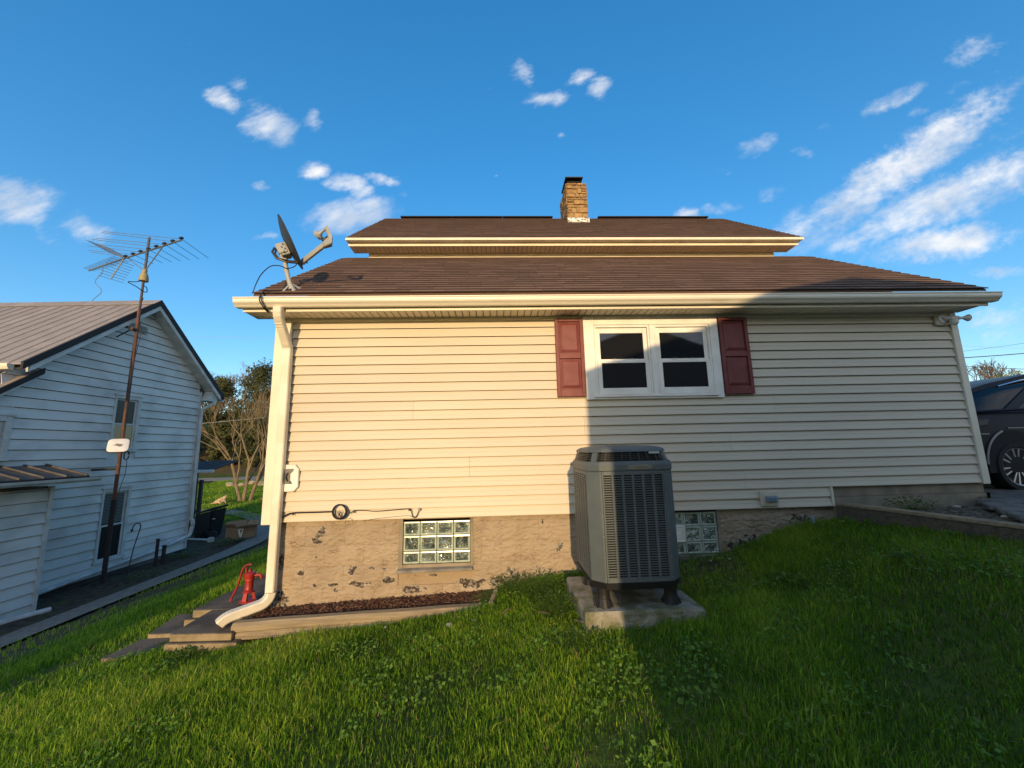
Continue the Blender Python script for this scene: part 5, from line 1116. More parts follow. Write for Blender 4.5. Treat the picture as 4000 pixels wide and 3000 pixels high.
# ------------------------------------------------------------------ cats
M_TAN = mat('tan_fur', (.42, .26, .12), .9, var=(.55, .42, .28), vscale=14); M_BW = mat('black_fur', (.012, .011, .011), .85); M_WF = mat('white_fur', (.72, .68, .62), .9)
def skin(name, verts, edges, radii, mats, parent=None):
    me = bpy.data.meshes.new(name); me.from_pydata(verts, edges, []); me.materials.append(mats)
    o = link(name, me, parent); sk = o.modifiers.new('skin', 'SKIN'); sv = me.skin_vertices[0].data
    for i, r in enumerate(radii): sv[i].radius = (r, r)
    sv[0].use_root = True; sb = o.modifiers.new('sub', 'SUBSURF'); sb.levels = 1; sb.render_levels = 1
    dg = bpy.context.evaluated_depsgraph_get(); nm = bpy.data.meshes.new_from_object(o.evaluated_get(dg)); o.modifiers.clear(); o.data = nm
    nm.polygons.foreach_set('use_smooth', [True]*len(nm.polygons)); return o
def cat(name, label, at, yaw, m, m2, sc=1.0, lying=False):
    root = thing(name, label, 'cat', at)
    ca, sa = math.cos(yaw), math.sin(yaw)
    def T(x, y, z): return (at[0]+(x*ca-y*sa)*sc, at[1]+(x*sa+y*ca)*sc, at[2]+z*sc)
    h = .6 if lying else 1
    V = [T(-.12, 0, .10), T(-.05, 0, .17*h), T(.04, 0, .25*h), T(.08, 0, .33*h), T(.12, 0, .38*h), T(.17, 0, .37*h), T(.09, .05, .16*h), T(.12, .05, .06), T(.13, .05, .015), T(.09, -.05, .16*h), T(.12, -.05, .06), T(.13, -.05, .015), T(-.06, .09, .07), T(.04, .10, .02), T(-.06, -.09, .07), T(.04, -.10, .02), T(-.20, .02, .05), T(-.28, .08, .02), T(-.25, .16, .02)]
    E_ = [(0, 1), (1, 2), (2, 3), (3, 4), (4, 5), (2, 6), (6, 7), (7, 8), (2, 9), (9, 10), (10, 11), (0, 12), (12, 13), (0, 14), (14, 15), (0, 16), (16, 17), (17, 18)]
    r = [.095, .088, .075, .05, .058, .028, .035, .022, .022, .035, .022, .022, .06, .024, .06, .024, .024, .02, .014]
    skin('body', V, E_, [q*sc for q in r], m, root)
    for s_ in (-1, 1): MB().loft([[T(.105, s_*.018, .42*h-.0), T(.135, s_*.018, .42*h), T(.12, s_*.052, .415*h)], [T(.11, s_*.040, .475*h), T(.114, s_*.040, .475*h), T(.112, s_*.044, .474*h)]]).build('ear', m, root)
    if m2:
        b = skin('chest_fur', [T(.075, 0, .30*h), T(.10, 0, .2*h), T(.105, 0, .1)], [(0, 1), (1, 2)], [.05*sc, .06*sc, .045*sc], m2, root)
        skin('muzzle', [T(.165, 0, .365*h), T(.19, 0, .36*h)], [(0, 1)], [.028*sc, .018*sc], m2, root)
    return root
cat('cat', 'black and white cat sitting behind the porch railing', (-10.44, 10.1, -.42), -1.0, M_BW, M_WF, .85)
cat('cat', 'tan cat crouching on the sunny grass by the bare tree', (-13.55, 16.2, g1(-13.55, 16.2)), .6, M_TAN, None, 1.5, True)
# rubble by the road seen past the porch
M_RUB = mat('pale_rubble', (.36, .29, .19), .9, var=(.2, .16, .1), vscale=4)
rrb = random.Random(2)
for i in range(7):
    x, y = -19.6+i*.55+rrb.uniform(-.2, .2), 25+rrb.uniform(-.8, .8); r = rrb.uniform(.22, .4)
    mb = MB(); mb.lathe([(r*.3, 0), (r*.9, r*.15), (r, r*.5), (r*.6, r*.95), (r*.15, r*1.05)], (x, y, g1(x, y)-.05), (rrb.uniform(-.2, .2), rrb.uniform(-.2, .2), 1), 7)
    tag(mb.build('boulder', M_RUB, bevel=.03), ['leftmost rubble rock by the porch on the far rear lawn', 'second rubble rock from the left on the far rear lawn', 'third rubble rock on the far rear lawn, right of the posts', 'middle rubble rock on the far rear lawn', 'fifth rubble rock on the far rear lawn', 'sixth rubble rock left of the bare lawn tree', 'last rubble rock in front of the bare lawn tree'][i], 'rock', 'rubble rocks on the rear lawn')

# ------------------------------------------------------------------ parked car at the right
car = thing('parked_car', 'dark navy sport utility vehicle parked beyond the right corner of the house', 'car', (7.9, 1.5, .86))
M_CAR = mat('navy_car_paint', (.003, .005, .012), .38, spec=.16); M_CGL = mat('tinted_car_glass', (.003, .004, .006), .08, spec=.35)
M_TYRE = mat('tyre_rubber', (.010, .010, .011), .85); M_RIM = mat('machined_alloy', (.42, .42, .44), .3, metal=.8); M_RIMD = mat('dark_alloy_pocket', (.015, .015, .018), .5); M_CHR = mat('chrome_trim', (.75, .76, .78), .12, metal=1)
GZ = .855; yn, yf_ = .62, 2.42
def carloop(x, zb, zt, ins=0, top_in=.06):
    h = zt-zb; pr = [(ins+.07, zb), (ins+.02, zb+.06), (ins, zb+h*.35), (ins+.005, zb+h*.7), (ins+top_in*.5, zt-.05), (ins+top_in, zt)]
    return [(x, yn+a, z) for a, z in pr]+[(x, yf_-a, z) for a, z in reversed(pr)]
st = [(5.76, 1.30, 1.78, .14), (5.80, 1.16, 1.86, .06), (5.95, 1.12, 1.89, .02), (6.3, 1.12, 1.905, 0), (7.2, 1.10, 1.90, 0), (8.2, 1.10, 1.88, 0), (9.0, 1.10, 1.84, 0), (9.7, 1.12, 1.76, .02), (10.3, 1.14, 1.64, .06), (10.45, 1.22, 1.5, .14)]
MB().loft([carloop(x, b, t, i) for x, b, t, i in st]).build('body', M_CAR, car, smooth=True)
def cabloop(x, zt, i0, i1, zl=1.885): return [(x, yn+i0, zl), (x, yn+(i0*.4+i1*.6), zl+(zt-zl)*.6), (x, yn+i1, zt-.05), (x, yn+i1+.09, zt), (x, yf_-i1-.09, zt), (x, yf_-i1, zt-.05), (x, yf_-(i0*.4+i1*.6), zl+(zt-zl)*.6), (x, yf_-i0, zl)]
MB().loft([cabloop(6.02, 1.90, .12, .16), cabloop(6.5, 2.19, .07, .22), cabloop(6.75, 2.27, .06, .23), cabloop(7.4, 2.40, .05, .23), cabloop(8.2, 2.42, .05, .23), cabloop(8.7, 2.36, .06, .24), cabloop(9.4, 1.98, .08, .2), cabloop(9.6, 1.88, .10, .14, 1.86)]).build('greenhouse', M_CGL, car, smooth=True)
MB().loft([[(x, yn+i-.004, z-.055), (x, yn+i+.02, z+.004), (x, yn+i+.10, z+.016), (x, yf_-i-.10, z+.016), (x, yf_-i-.02, z+.004), (x, yf_-i+.004, z-.055)] for x, z, i in ((6.44, 2.185, .22), (6.75, 2.27, .228), (7.4, 2.40, .228), (8.2, 2.42, .228), (8.75, 2.35, .238))]).build('roof', M_CAR, car, smooth=True)
mb = MB(); mb.ext([(6.66, yn+.045, 1.90), (6.86, yn+.045, 1.90), (7.62, yn+.195, 2.31), (7.38, yn+.20, 2.31)], (0, .03, 0)); mb.build('rear_pillar', M_CAR, car, bevel=.008)
mb = MB(); mb.ext([(8.0, yn+.045, 1.89), (8.12, yn+.045, 1.89), (8.14, yn+.20, 2.33), (8.04, yn+.20, 2.33)], (0, .03, 0)); mb.build('pillar', M_CAR, car)
mb = MB(); mb.tube(bez([(6.88, yn+.215, 2.235), (7.3, yn+.205, 2.325), (7.9, yn+.20, 2.365), (8.5, yn+.21, 2.33)], 5), .012, 6); mb.build('chrome_strip', M_CHR, car)
mb = MB(); mb.tube(bez([(5.98, yn+.02, 1.87), (6.4, yn+.0, 1.885), (6.9, yn-.005, 1.90), (7.6, yn-.004, 1.895)], 5), .02, 6); mb.build('shoulder_crease', M_CAR, car)
M_LAMP = mat('smoked_tail_lamp', (.03, .035, .045), .35, spec=.3)
MB().hexa([(5.80, yn-.002, 1.63), (6.34, yn-.012, 1.70), (6.34, yn+.05, 1.70), (5.80, yn+.12, 1.63), (5.82, yn-.002, 1.76), (6.38, yn-.012, 1.79), (6.38, yn+.05, 1.79), (5.82, yn+.12, 1.76)]).build('tail_lamp', M_LAMP, car, bevel=.012)
MB().box(6.21, 6.32, yn-.016, yn-.004, 1.585, 1.598).build('reflector_strip', M_GALV, car)
mb = MB(); mb.box(6.6, 6.95, yn-.006, yn+.004, 1.655, 1.668); mb.build('side_trim', M_GALV, car)
for wx in (6.64, 9.45):
    wc = (wx, yn, 1.17)
    aw = [(wx+.40*math.cos(t), yn-.006, 1.19+.44*math.sin(t)) for t in np.linspace(math.pi, 0, 22)]
    MB().ext(aw+[(wx+.40, yn-.006, 1.10), (wx-.40, yn-.006, 1.10)], (0, .12, 0)).build('wheel_well', M_DARK, car)
    mb = MB(); mb.tube([(wx+.41*math.cos(t), yn-.008, 1.19+.455*math.sin(t)) for t in np.linspace(3.1, 1.9 if wx < 8 else .1, 14)], .012, 6); mb.build('arch_trim', M_GREYM, car)
    w_ = MB().lathe([(.235, .0), (.25, -.012), (.295, -.012), (.312, .02), (.314, .06), (.314, .17), (.30, .2), (.235, .2), (.235, .0)], (wx, yn-.012, 1.17), (0, 1, 0), 40, cap=False).build('wheel', M_TYRE, car, smooth=True)
    MB().lathe([(.236, .02), (.22, .05), (.05, .06), (.001, .055)], (wx, yn-.012, 1.17), (0, 1, 0), 32, cap=False).build('rim_dish', M_RIMD, w_, smooth=True)
    mb = MB(); mb.lathe([(.226, .0), (.236, -.006), (.24, .004), (.232, .03), (.222, .03)], (wx, yn-.012, 1.17), (0, 1, 0), 40, cap=False); mb.build('rim_lip', M_RIM, w_, smooth=True)
    for k in range(14):
        t = 2*math.pi*(k+.2*(k % 2))/14; d = Vector((math.cos(t), 0, math.sin(t))); s_ = Vector((-d.z, 0, d.x)); c_ = Vector((wx, yn-.012, 1.17))
        MB().hexa([c_+d*.05-s_*.008+UPV*0+Vector((0, .03, 0)), c_+d*.05+s_*.008+Vector((0, .03, 0)), c_+d*.225+s_*.013+Vector((0, .02, 0)), c_+d*.225-s_*.013+Vector((0, .02, 0)), c_+d*.05-s_*.007+Vector((0, .012, 0)), c_+d*.05+s_*.007+Vector((0, .012, 0)), c_+d*.225+s_*.010+Vector((0, -.002, 0)), c_+d*.225-s_*.010+Vector((0, -.002, 0))]).build('spoke', M_RIM, w_)
    mb = MB(); mb.lathe([(.05, .0), (.045, -.006), (.01, -.008)], (wx, yn+.003, 1.17), (0, 1, 0), 16); mb.build('hub_cap', M_RIMD, w_, smooth=True)
    mb = MB(); mb.lathe([(.235, .0), (.30, -.01), (.314, .05), (.314, .17), (.235, .19)], (wx, yf_-.18, 1.17), (0, 1, 0), 32); mb.build('wheel', M_TYRE, car, smooth=True)
# wires
M_WIRE = mat('utility_wire_black', (.03, .03, .035), .6); M_WIRE2 = mat('pale_wire', (.30, .30, .30), .6)
for (p, q, r, m, lb) in [((37.1, 25, 8.33), (48, 25, 9.82), .011, M_WIRE, 'upper thin utility wire rising in the sky right of the house'), ((36, 25, 7.76), (48, 25, 8.66), .034, M_WIRE, 'thickest black utility wire right of the house'),
    ((37, 25, 8.80), (48, 25, 8.46), .010, M_WIRE2, 'faint level wire crossing the others right of the house'), ((36, 25, 7.19), (48, 25, 6.70), .022, M_WIRE, 'low black wire over the budding tree at right'), ((35, 25, 4.45), (48, 25, 5.2), .022, M_WIRE, 'lowest wire passing behind the car roof'),
    ((-40, 30, 12.2), (-10, 30, 11.4), .010, M_WIRE2, 'faint single wire high in the sky left of the house'), ((-34, 30, 4.8), (-12, 30, 6.6), .020, M_WIRE, 'dark wire sagging in front of the evergreen woods'), ((-34, 30, 3.6), (-12, 30, 5.25), .018, M_WIRE2, 'pale wire below the dark one in front of the woods')]:
    p, q = Vector(p), Vector(q); mid = (p+q)/2-Vector((0, 0, .12)); pts = bez([p, mid, q], 6)
    mb = MB(); mb.tube(pts, r, 5); tag(mb.build('utility_wire', m), lb, 'wire', 'utility wires')

# ------------------------------------------------------------------ trees
M_BARK = mat('tan_bark', (.23, .175, .105), .9, var=(.15, .115, .07), vscale=8, stretch=(1, 1, .4), bump=.4, bscale=20, spec=.15)
M_TWIG = mat('far_grey_brown_bark', (.15, .12, .095), .9, spec=.1)
def grow(mb, p, d, L_, r, depth, rr, spread, upb, minr, sides=5, gravity=0):
    pts = [Vector(p)]; dd_ = Vector(d).normalized(); n = 3
    for k in range(n):
        dd_ = (dd_+Vector((rr.gauss(0, .10), rr.gauss(0, .10), rr.gauss(0, .07)+upb*.06))).normalized(); pts.append(pts[-1]+dd_*(L_/n))
    mb.tube(pts, [max(minr, r*(1-.30*k/n)) for k in range(n+1)], sides if depth > 2 else 3, cap=False)
    if depth <= 0: return
    nc = 2 if depth > 3 else rr.choice((2, 3, 3))
    for c in range(nc):
        a = rr.uniform(0, 6.28); ax = dd_.orthogonal().normalized(); ax.rotate(Matrix.Rotation(a, 3, dd_))
        nd_ = (dd_+ax*rr.uniform(spread*.45, spread)+Vector((0, 0, upb*.16))).normalized()
        st_ = pts[-1] if c == 0 or rr.random() < .5 else pts[2]
        grow(mb, st_, nd_, L_*rr.uniform(.62, .84), r*rr.uniform(.52, .70), depth-1, rr, spread, upb, minr, sides)
def bare_tree(name, lb, base, stems, L_, r, depth, seed, minr, mt, spread=.6, upb=.8, group=None, nb_=3):
    rr = random.Random(seed); root = thing(name, lb, 'tree', base, group)
    tk = MB(); cr = MB()
    for (off, d) in stems:
        p = Vector(base)+Vector(off); pts = [p-UPV*.3]; dd_ = Vector(d).normalized()
        for k in range(4): pts.append(pts[-1]+(dd_+Vector((rr.gauss(0, .05), rr.gauss(0, .05), 0)))*(L_/4)*1.3)
        tk.tube(pts, [r*1.15, r, r*.9, r*.82, r*.75], 8, cap=False)
        for c in range(nb_):
            ax = dd_.orthogonal().normalized(); ax.rotate(Matrix.Rotation(c*2.1+rr.uniform(0, 1), 3, dd_))
            grow(cr, pts[-1] if c < 2 else pts[5-c], (dd_+ax*spread*rr.uniform(.4, .9)).normalized(), L_*.8, r*.6, depth, rr, spread, upb, minr)
    tk.build('trunk', mt, root, smooth=True); cr.build('branches', mt, root, smooth=True)
    return root
tb = (-13.0, 17.0, g1(-13, 17))
bare_tree('bare_tree', 'sunlit bare multi stemmed tree standing on the rear lawn', tb, [((-.08, 0, 0), (-.34, .05, 1)), ((.0, .1, 0), (-.03, .1, 1)), ((.30, 0, 0), (.26, 0, 1)), ((.18, .2, 0), (.1, .3, 1))], 1.75, .085, 5, 21, .006, M_BARK, .62, .55, None, 4)
RID = [(-48, 66, 10.5), (-43.5, 71, 12), (-40.5, 64, 10), (-37, 68, 12.5), (-34, 65, 12), (-31.5, 70, 14.5), (-28.5, 66, 13.5), (-25, 70, 14)]
LBR = ['leftmost bare tree on the wooded ridge just over the white roof corner', 'second bare tree on the ridge from the left', 'third bare tree on the ridge, a shorter one', 'fourth bare tree on the ridge, wide crowned', 'fifth bare tree on the ridge, dense with twigs', 'tall bare tree on the ridge near the house corner', 'bare tree on the ridge half hidden by the corner board', 'bare tree on the ridge behind the beige house']
for i, (x, y, h) in enumerate(RID):
    bare_tree('bare_tree', LBR[i], (x, y, g1(x, y)), [((0, 0, 0), (.05*math.sin(i), 0, 1)), ((.2, 0, 0), (.25*math.cos(i*2), .1, 1))], h*.27, .16, 5, 40+i, .018, M_TWIG, .5, .9, 'bare trees on the ridge')
def leafmat(name, c1, c2, tr=.25):
    m = bpy.data.materials.new(name); m.use_nodes = True; nt = m.node_tree; N = nt.nodes.new; L = nt.links.new; b = nt.nodes['Principled BSDF']
    at = N('ShaderNodeAttribute'); at.attribute_name = 'tone'; mx = N('ShaderNodeMix'); mx.data_type = 'RGBA'; L(at.outputs['Fac'], mx.inputs[0]); mx.inputs[6].default_value = (*c1, 1); mx.inputs[7].default_value = (*c2, 1)
    L(mx.outputs[2], b.inputs['Base Color']); b.inputs['Roughness'].default_value = .7; b.inputs['Specular IOR Level'].default_value = .2
    t = N('ShaderNodeBsdfTranslucent'); L(mx.outputs[2], t.inputs[0]); ms_ = N('ShaderNodeMixShader'); ms_.inputs[0].default_value = tr; L(b.outputs[0], ms_.inputs[1]); L(t.outputs[0], ms_.inputs[2]); L(ms_.outputs[0], nt.nodes['Material Output'].inputs[0]); return m
def cards(name, cen, nor, size, tone, m, parent=None, kind=None, tri=False, aspect=.5):
    n = len(cen); a = np.cross(nor, rng.normal(0, 1, (n, 3))); a /= np.linalg.norm(a, axis=1)[:, None]+1e-9; b = np.cross(nor, a); b /= np.linalg.norm(b, axis=1)[:, None]+1e-9
    a = a*size[:, None]; b = b*size[:, None]*aspect
    V = np.stack([cen-a, cen-b*.9, cen+a, cen+b], 1).reshape(-1, 3); F = np.arange(4*n).reshape(-1, 4)
    me = bpy.data.meshes.new(name); me.vertices.add(4*n); me.vertices.foreach_set('co', V.ravel()); me.loops.add(4*n); me.loops.foreach_set('vertex_index', F.ravel()); me.polygons.add(n); me.polygons.foreach_set('loop_start', np.arange(0, 4*n, 4)); me.polygons.foreach_set('loop_total', np.full(n, 4))
    me.update(); at = me.attributes.new('tone', 'FLOAT', 'FACE'); at.data.foreach_set('value', tone); me.materials.append(m); return link(name, me, parent, kind)
M_EVER = leafmat('evergreen_foliage', (.035, .045, .016), (.10, .10, .034), .2)
EV = [(-43, 43, 9.5), (-39.5, 45, 9.8), (-36.5, 42, 8.2), (-34, 45, 9.2), (-31.5, 42, 8.6), (-29.5, 45, 10.4), (-27, 42, 10.6), (-24.5, 44, 11.4), (-22, 42, 10.4), (-31.5, 37.5, 4.0), (-28.0, 37.5, 4.4), (-24.5, 37, 4.6)]
LBE = ['evergreen at the far left of the woods above the porch roof', 'tall evergreen second from the left in the woods', 'short evergreen just right of the white house eave', 'evergreen fourth from the left in the woods', 'round topped evergreen behind the bare lawn tree', 'broad evergreen behind the right stem of the lawn tree', 'tall dense evergreen close to the beige corner board', 'tallest evergreen beside the beige corner board', 'evergreen hidden behind the beige house', 'low evergreen shrub in front of the woods at left', 'low evergreen shrub in front of the woods at middle', 'low evergreen shrub in front of the woods at right']
for i, (x, y, h) in enumerate(EV):
    base = Vector((x, y, g1(x, y))); root = thing('evergreen_tree', LBE[i], 'tree', base, 'evergreen trees on the bank behind the rear lawn'); rr = random.Random(80+i)
    mb = MB(); mb.tube([base-UPV*.3, base+UPV*h*.5, base+UPV*h*.95], [.2, .14, .04], 7); mb.build('trunk', M_TWIG, root)
    cl = []; 
    for _ in range(72):
        t = rr.random()**1.05; rad = h*.32*(1-t)**.55*rr.uniform(.5, 1.12); a = rr.uniform(0, 6.28); cl.append((x+rad*math.cos(a), y+rad*math.sin(a), base.z+h*(.04+.94*t), h*rr.uniform(.06, .12), rr.uniform(0, 1)))
    cl = np.array(cl); n = 7500; ci = rng.integers(0, len(cl), n); cc = cl[ci]
    off = rng.normal(0, 1, (n, 3)); off /= np.linalg.norm(off, axis=1)[:, None]; off *= (rng.random(n)**.4)[:, None]*cc[:, 3:4]*np.array([1.25, 1.25, .8])
    nor = off+rng.normal(0, .35, (n, 3))*cc[:, 3:4]+np.array([0, 0, .1]); cards('crown', cc[:, :3]+off, nor, rng.uniform(.07, .2, n), np.clip(cc[:, 4]*.5+rng.uniform(0, .5, n), 0, 1), M_EVER, root, aspect=.4)
bt = (63.0, 41, g1(63.0, 41)); rt_ = bare_tree('budding_tree', 'pale yellow green budding tree behind the parked car', bt, [((0, 0, 0), (.1, 0, 1)), ((.3, 0, 0), (.35, .1, 1)), ((-.2, 0, 0), (-.3, .1, 1))], 3.1, .17, 5, 77, .02, M_TWIG, .62, .6)
n = 2600; th = rng.uniform(0, 6.28, n); ph = rng.uniform(0, 1, n); rad = 4.6*np.sqrt(rng.random(n)); cen = np.stack([bt[0]+.3+rad*np.cos(th), bt[1]+rad*np.sin(th)*.8, bt[2]+5.0+4.4*np.sqrt(np.clip(1-(rad/4.8)**2, 0, 1))*ph**.6], 1)
cards('buds', cen, rng.normal(0, 1, (n, 3)), rng.uniform(.10, .24, n), rng.random(n), leafmat('budding_leaves', (.28, .30, .09), (.42, .42, .16), .45), rt_)

# ------------------------------------------------------------------ houses behind the photographer: they cast the shade and show in the window glass
def simple_house(name, lb, x0, x1, y0, y1, zg, ze, za, rc, wc):
    h = thing(name, lb, 'house', ((x0+x1)/2, (y0+y1)/2, zg)); xm = (x0+x1)/2
    MB().ext([(x0, y0, zg), (x1, y0, zg), (x1, y0, ze), (xm, y0, za-.12), (x0, y0, ze)], (0, y1-y0, 0)).build('wall', wc, h)
    for s_, xe in ((-1, x0), (1, x1)):
        sl_ = (za-ze)/(xm-x0); xe2 = xe+s_*.03; zz = ze-.03*sl_
        MB().hexa([(xe2, y0+.2, zz-.0), (xm, y0+.2, za-.0), (xm, y1-.2, za-.0), (xe2, y1-.2, zz-.0), (xe2, y0+.2, zz+.06), (xm, y0+.2, za+.06), (xm, y1-.2, za+.06), (xe2, y1-.2, zz+.06)]).build('roof', rc, h)
    for k, (fx, fz) in enumerate(((.25, .28), (.7, .28))):
        wx_ = x0+(x1-x0)*fx; wz_ = zg+(ze-zg)*fz+.3
        w = MB().box(wx_-.55, wx_+.55, y1-.05, y1+.04, wz_-.06, wz_+1.35).build('window', M_NT, h); MB().box(wx_-.47, wx_+.47, y1+.041, y1+.05, wz_, wz_+1.28).build('pane', M_PANE, w)
    MB().box(xm-.5, xm+.5, y1-.05, y1+.05, zg, zg+2.1).build('door', M_TIMBD, h)
M_GROOF = mat('grey_shingle_roof', (.07, .065, .06), .95, var=(.05, .047, .044), vscale=30, bump=.3); M_GWALL = mat('dark_house_siding', (.085, .08, .072), .8, var=(.07, .066, .06), vscale=2)
CHD = 5.3*math.tan(SUN_EL); CHX = .985-SUN_T*5.3
simple_house('house_behind', 'grey gabled house behind the photographer, seen mirrored in the window panes', CHX, CHX+6.8, -13, -5.3, -.4, 2.35+CHD, 3.56+CHD, M_GROOF, M_GWALL)
simple_house('garage_behind', 'low grey garage behind the photographer at left, outside the picture', -12.6, -4.78-SUN_T*12, -19, -12, -1.3, 3.5, 3.8, M_GROOF, M_GWALL)

# ------------------------------------------------------------------ lawn grass and weeds
def inside_poly(x, y, P):
    c = np.zeros(len(x), bool); n = len(P)
    for i in range(n):
        (x1, y1), (x2, y2) = P[i], P[(i+1) % n]
        k = ((y1 > y) != (y2 > y)) & (x < (x2-x1)*(y-y1)/(y2-y1+1e-12)+x1); c ^= k
    return c
def no_grass(x, y):
    m = (x > -2.42) & (y > -.01) & (x < 5.42) & (y < 6.6)
    m |= (x > -2.45) & (x < -.03) & (y > -.415) & (y < .1)
    m |= (x > .60) & (x < 1.45) & (y > -1.30) & (y < -.5)
    m |= (x > -2.93) & (x < -2.3) & (y > -.40) & (y < .2)
    m |= (x > -3.16) & (x < -2.3) & (y > .10) & (y < 3.2)
    m |= (x > -3.47) & (x < -2.9) & (y > -.33) & (y < .5)
    m |= (x > board_x(y)-.005) & (y < .05) | ((x > 5.3) & (x < 13) & (y < 2.6))
    m |= (x < -6.72) & (y < 11) & (x > -13)
    return m
M_GRASS = leafmat('grass_blades', (.022, .070, .008), (.135, .20, .022), .45)
def straw(m):
    nt = m.node_tree; N = nt.nodes.new; L = nt.links.new; mx = nt.nodes['Mix']; at = nt.nodes['Attribute']
    ramp = N('ShaderNodeValToRGB'); e = ramp.color_ramp.elements; e[0].color = (.030, .088, .008, 1); e[1].position = .8; e[1].color = (.42, .53, .055, 1)
    x = ramp.color_ramp.elements.new(.45); x.color = (.155, .31, .019, 1); y = ramp.color_ramp.elements.new(.93); y.color = (.26, .21, .10, 1)
    L(at.outputs['Fac'], ramp.inputs[0])
    for l in list(mx.outputs[2].links): L(ramp.outputs[0], l.to_socket)
straw(M_GRASS)
def patchy(x, y, s):                                         # cheap smooth noise
    r_ = np.random.default_rng(5); v = np.zeros(len(x))
    for k in range(7):
        a = r_.uniform(0, 6.28); f = s*r_.uniform(.5, 1.8); v += np.sin((x*math.cos(a)+y*math.sin(a))*f+r_.uniform(0, 6.28)+1.3*np.sin((x*math.sin(a)-y*math.cos(a))*f*.7))
    return v/7*1.6
def grass(name, x0, x1, y0, y1, dens, hmin, hmax, w, lb, extra=None):
    n = int((x1-x0)*(y1-y0)*dens); x = rng.uniform(x0, x1, n); y = rng.uniform(y0, y1, n)
    k = ~no_grass(x, y)
    if extra is not None: k &= extra(x, y)
    p = patchy(x, y, 3.0); p2 = patchy(x+9, y-4, 9)
    k &= rng.random(n) < np.clip(.72+.35*p+.2*p2, .12, 1)
    x, y, p, p2 = x[k], y[k], p[k], p2[k]; n = len(x); z = ground(x, y)-.012
    h = rng.uniform(hmin, hmax, n)*(1+.38*p+.15*p2)*np.where(rng.random(n) < .05, 1.5, 1); h = np.clip(h, .018, .16)
    a = rng.uniform(0, 6.283, n); ln = np.abs(rng.normal(.36, .28, n)); la = a+rng.normal(0, .8, n)+1.57
    ww = w*rng.uniform(.6, 1.4, n)
    sx, sy = np.cos(a)*ww/2, np.sin(a)*ww/2; lx, ly = np.cos(la)*ln*h, np.sin(la)*ln*h
    P0 = np.stack([x-sx, y-sy, z], 1); P1 = np.stack([x+sx, y+sy, z], 1)
    P2 = np.stack([x+sx*.8+lx*.35, y+sy*.8+ly*.35, z+h*.6], 1); P3 = np.stack([x-sx*.8+lx*.35, y-sy*.8+ly*.35, z+h*.6], 1); P4 = np.stack([x+lx, y+ly, z+h*(1-.25*np.minimum(ln, 1.2))], 1)
    V = np.stack([P0, P1, P2, P3, P4], 1).reshape(-1, 3); b = np.arange(n)[:, None]*5
    loops = np.concatenate([b+np.array([[0, 1, 2, 3]]), b+np.array([[3, 2, 4]])], 1).ravel()
    me = bpy.data.meshes.new(name); me.vertices.add(5*n); me.vertices.foreach_set('co', V.ravel().astype(np.float32)); me.loops.add(7*n); me.loops.foreach_set('vertex_index', loops.astype(np.int32))
    me.polygons.add(2*n); lt = np.tile([4, 3], n); ls_ = np.concatenate([[0], np.cumsum(lt)[:-1]]); me.polygons.foreach_set('loop_start', ls_.astype(np.int32)); me.polygons.foreach_set('loop_total', lt.astype(np.int32)); me.update()
    t = np.clip(.42+.20*p+.12*p2+rng.normal(0, .16, n), 0, .86); t = np.where(rng.random(n) < .035, .97, t)
    dry = np.clip((x-1.8)/2.2, 0, 1)*np.clip((-y-.6)/1.5, 0, 1); t = np.where(rng.random(n) < dry*.30, .95, t)  # more straw at lower right, also put there to darken the shaded lawn
    at = me.attributes.new('tone', 'FLOAT', 'FACE'); at.data.foreach_set('value', np.repeat(t, 2).astype(np.float32)); me.materials.append(M_GRASS)
    o = link(name, me, kind='stuff'); o['label'] = lb; return o
bare = lambda x, y: ~((x > 1.40) & (x < 2.45-.3*(-y)) & (y > -1.0) & (rng.random(len(x)) < np.clip(1.05+.5*y, 0, .93)))
grass('lawn_grass', -3.4, 4.3, -2.75, 0.0, 14000, .022, .068, .0048, 'uneven green lawn grass in front of the house', bare)
grass('lawn_grass', -7.0, -2.9, -2.6, 8.5, 4300, .035, .08, .0075, 'green lawn grass on the bank between the two houses', lambda x, y: ~((x > -3.4) & (y < 0)) & (rng.random(len(x)) < np.clip(1+(x+4.55)*.85, .07, 1)))  # blades thinned down the bank so dark soil stands in for shade
grass('rear_grass', -22, -6.0, 9, 30, 420, .05, .13, .020, 'sunlit grass of the rear lawn behind the white house')
grass('side_grass', 5.4, 14, 2.7, 12, 500, .03, .07, .02, 'grass beyond the driveway behind the parked car', None)
def clover():
    n = 26000; x = rng.uniform(-3.3, 4.2, n); y = rng.uniform(-2.7, -.02, n); k = ~no_grass(x, y) & (patchy(x*1.7-3, y*1.7+8, 4.2) > .28); x, y = x[k], y[k]; n = len(x)
    cen = np.stack([x, y, ground(x, y)+rng.uniform(.012, .05, n)], 1); nor = rng.normal(0, .45, (n, 3))+np.array([0, -.35, 1.0])
    cards('clover', cen, nor, rng.uniform(.006, .016, n), rng.random(n)*.8, leafmat('clover_leaves', (.05, .13, .018), (.20, .34, .05), .3), None, 'stuff', aspect=.8)['label'] = 'patches of small clover leaves in the lawn'
    n = 1100; x = rng.uniform(-3.3, 4.2, n); y = rng.uniform(-2.7, -.02, n); k = ~no_grass(x, y); x, y = x[k], y[k]; n = len(x)
    cen = np.stack([x, y, ground(x, y)+rng.uniform(.015, .045, n)], 1); cards('dead_grass', cen, rng.normal(0, .3, (n, 3))+np.array([0, 0, 1]), rng.uniform(.010, .030, n), rng.random(n), leafmat('dead_grass_straw', (.16, .12, .06), (.30, .25, .14), .2), None, 'stuff', aspect=.09)['label'] = 'dry dead grass stems lying through the lawn'
clover()
M_WEED = leafmat('weed_leaves', (.03, .075, .012), (.12, .19, .035), .3)
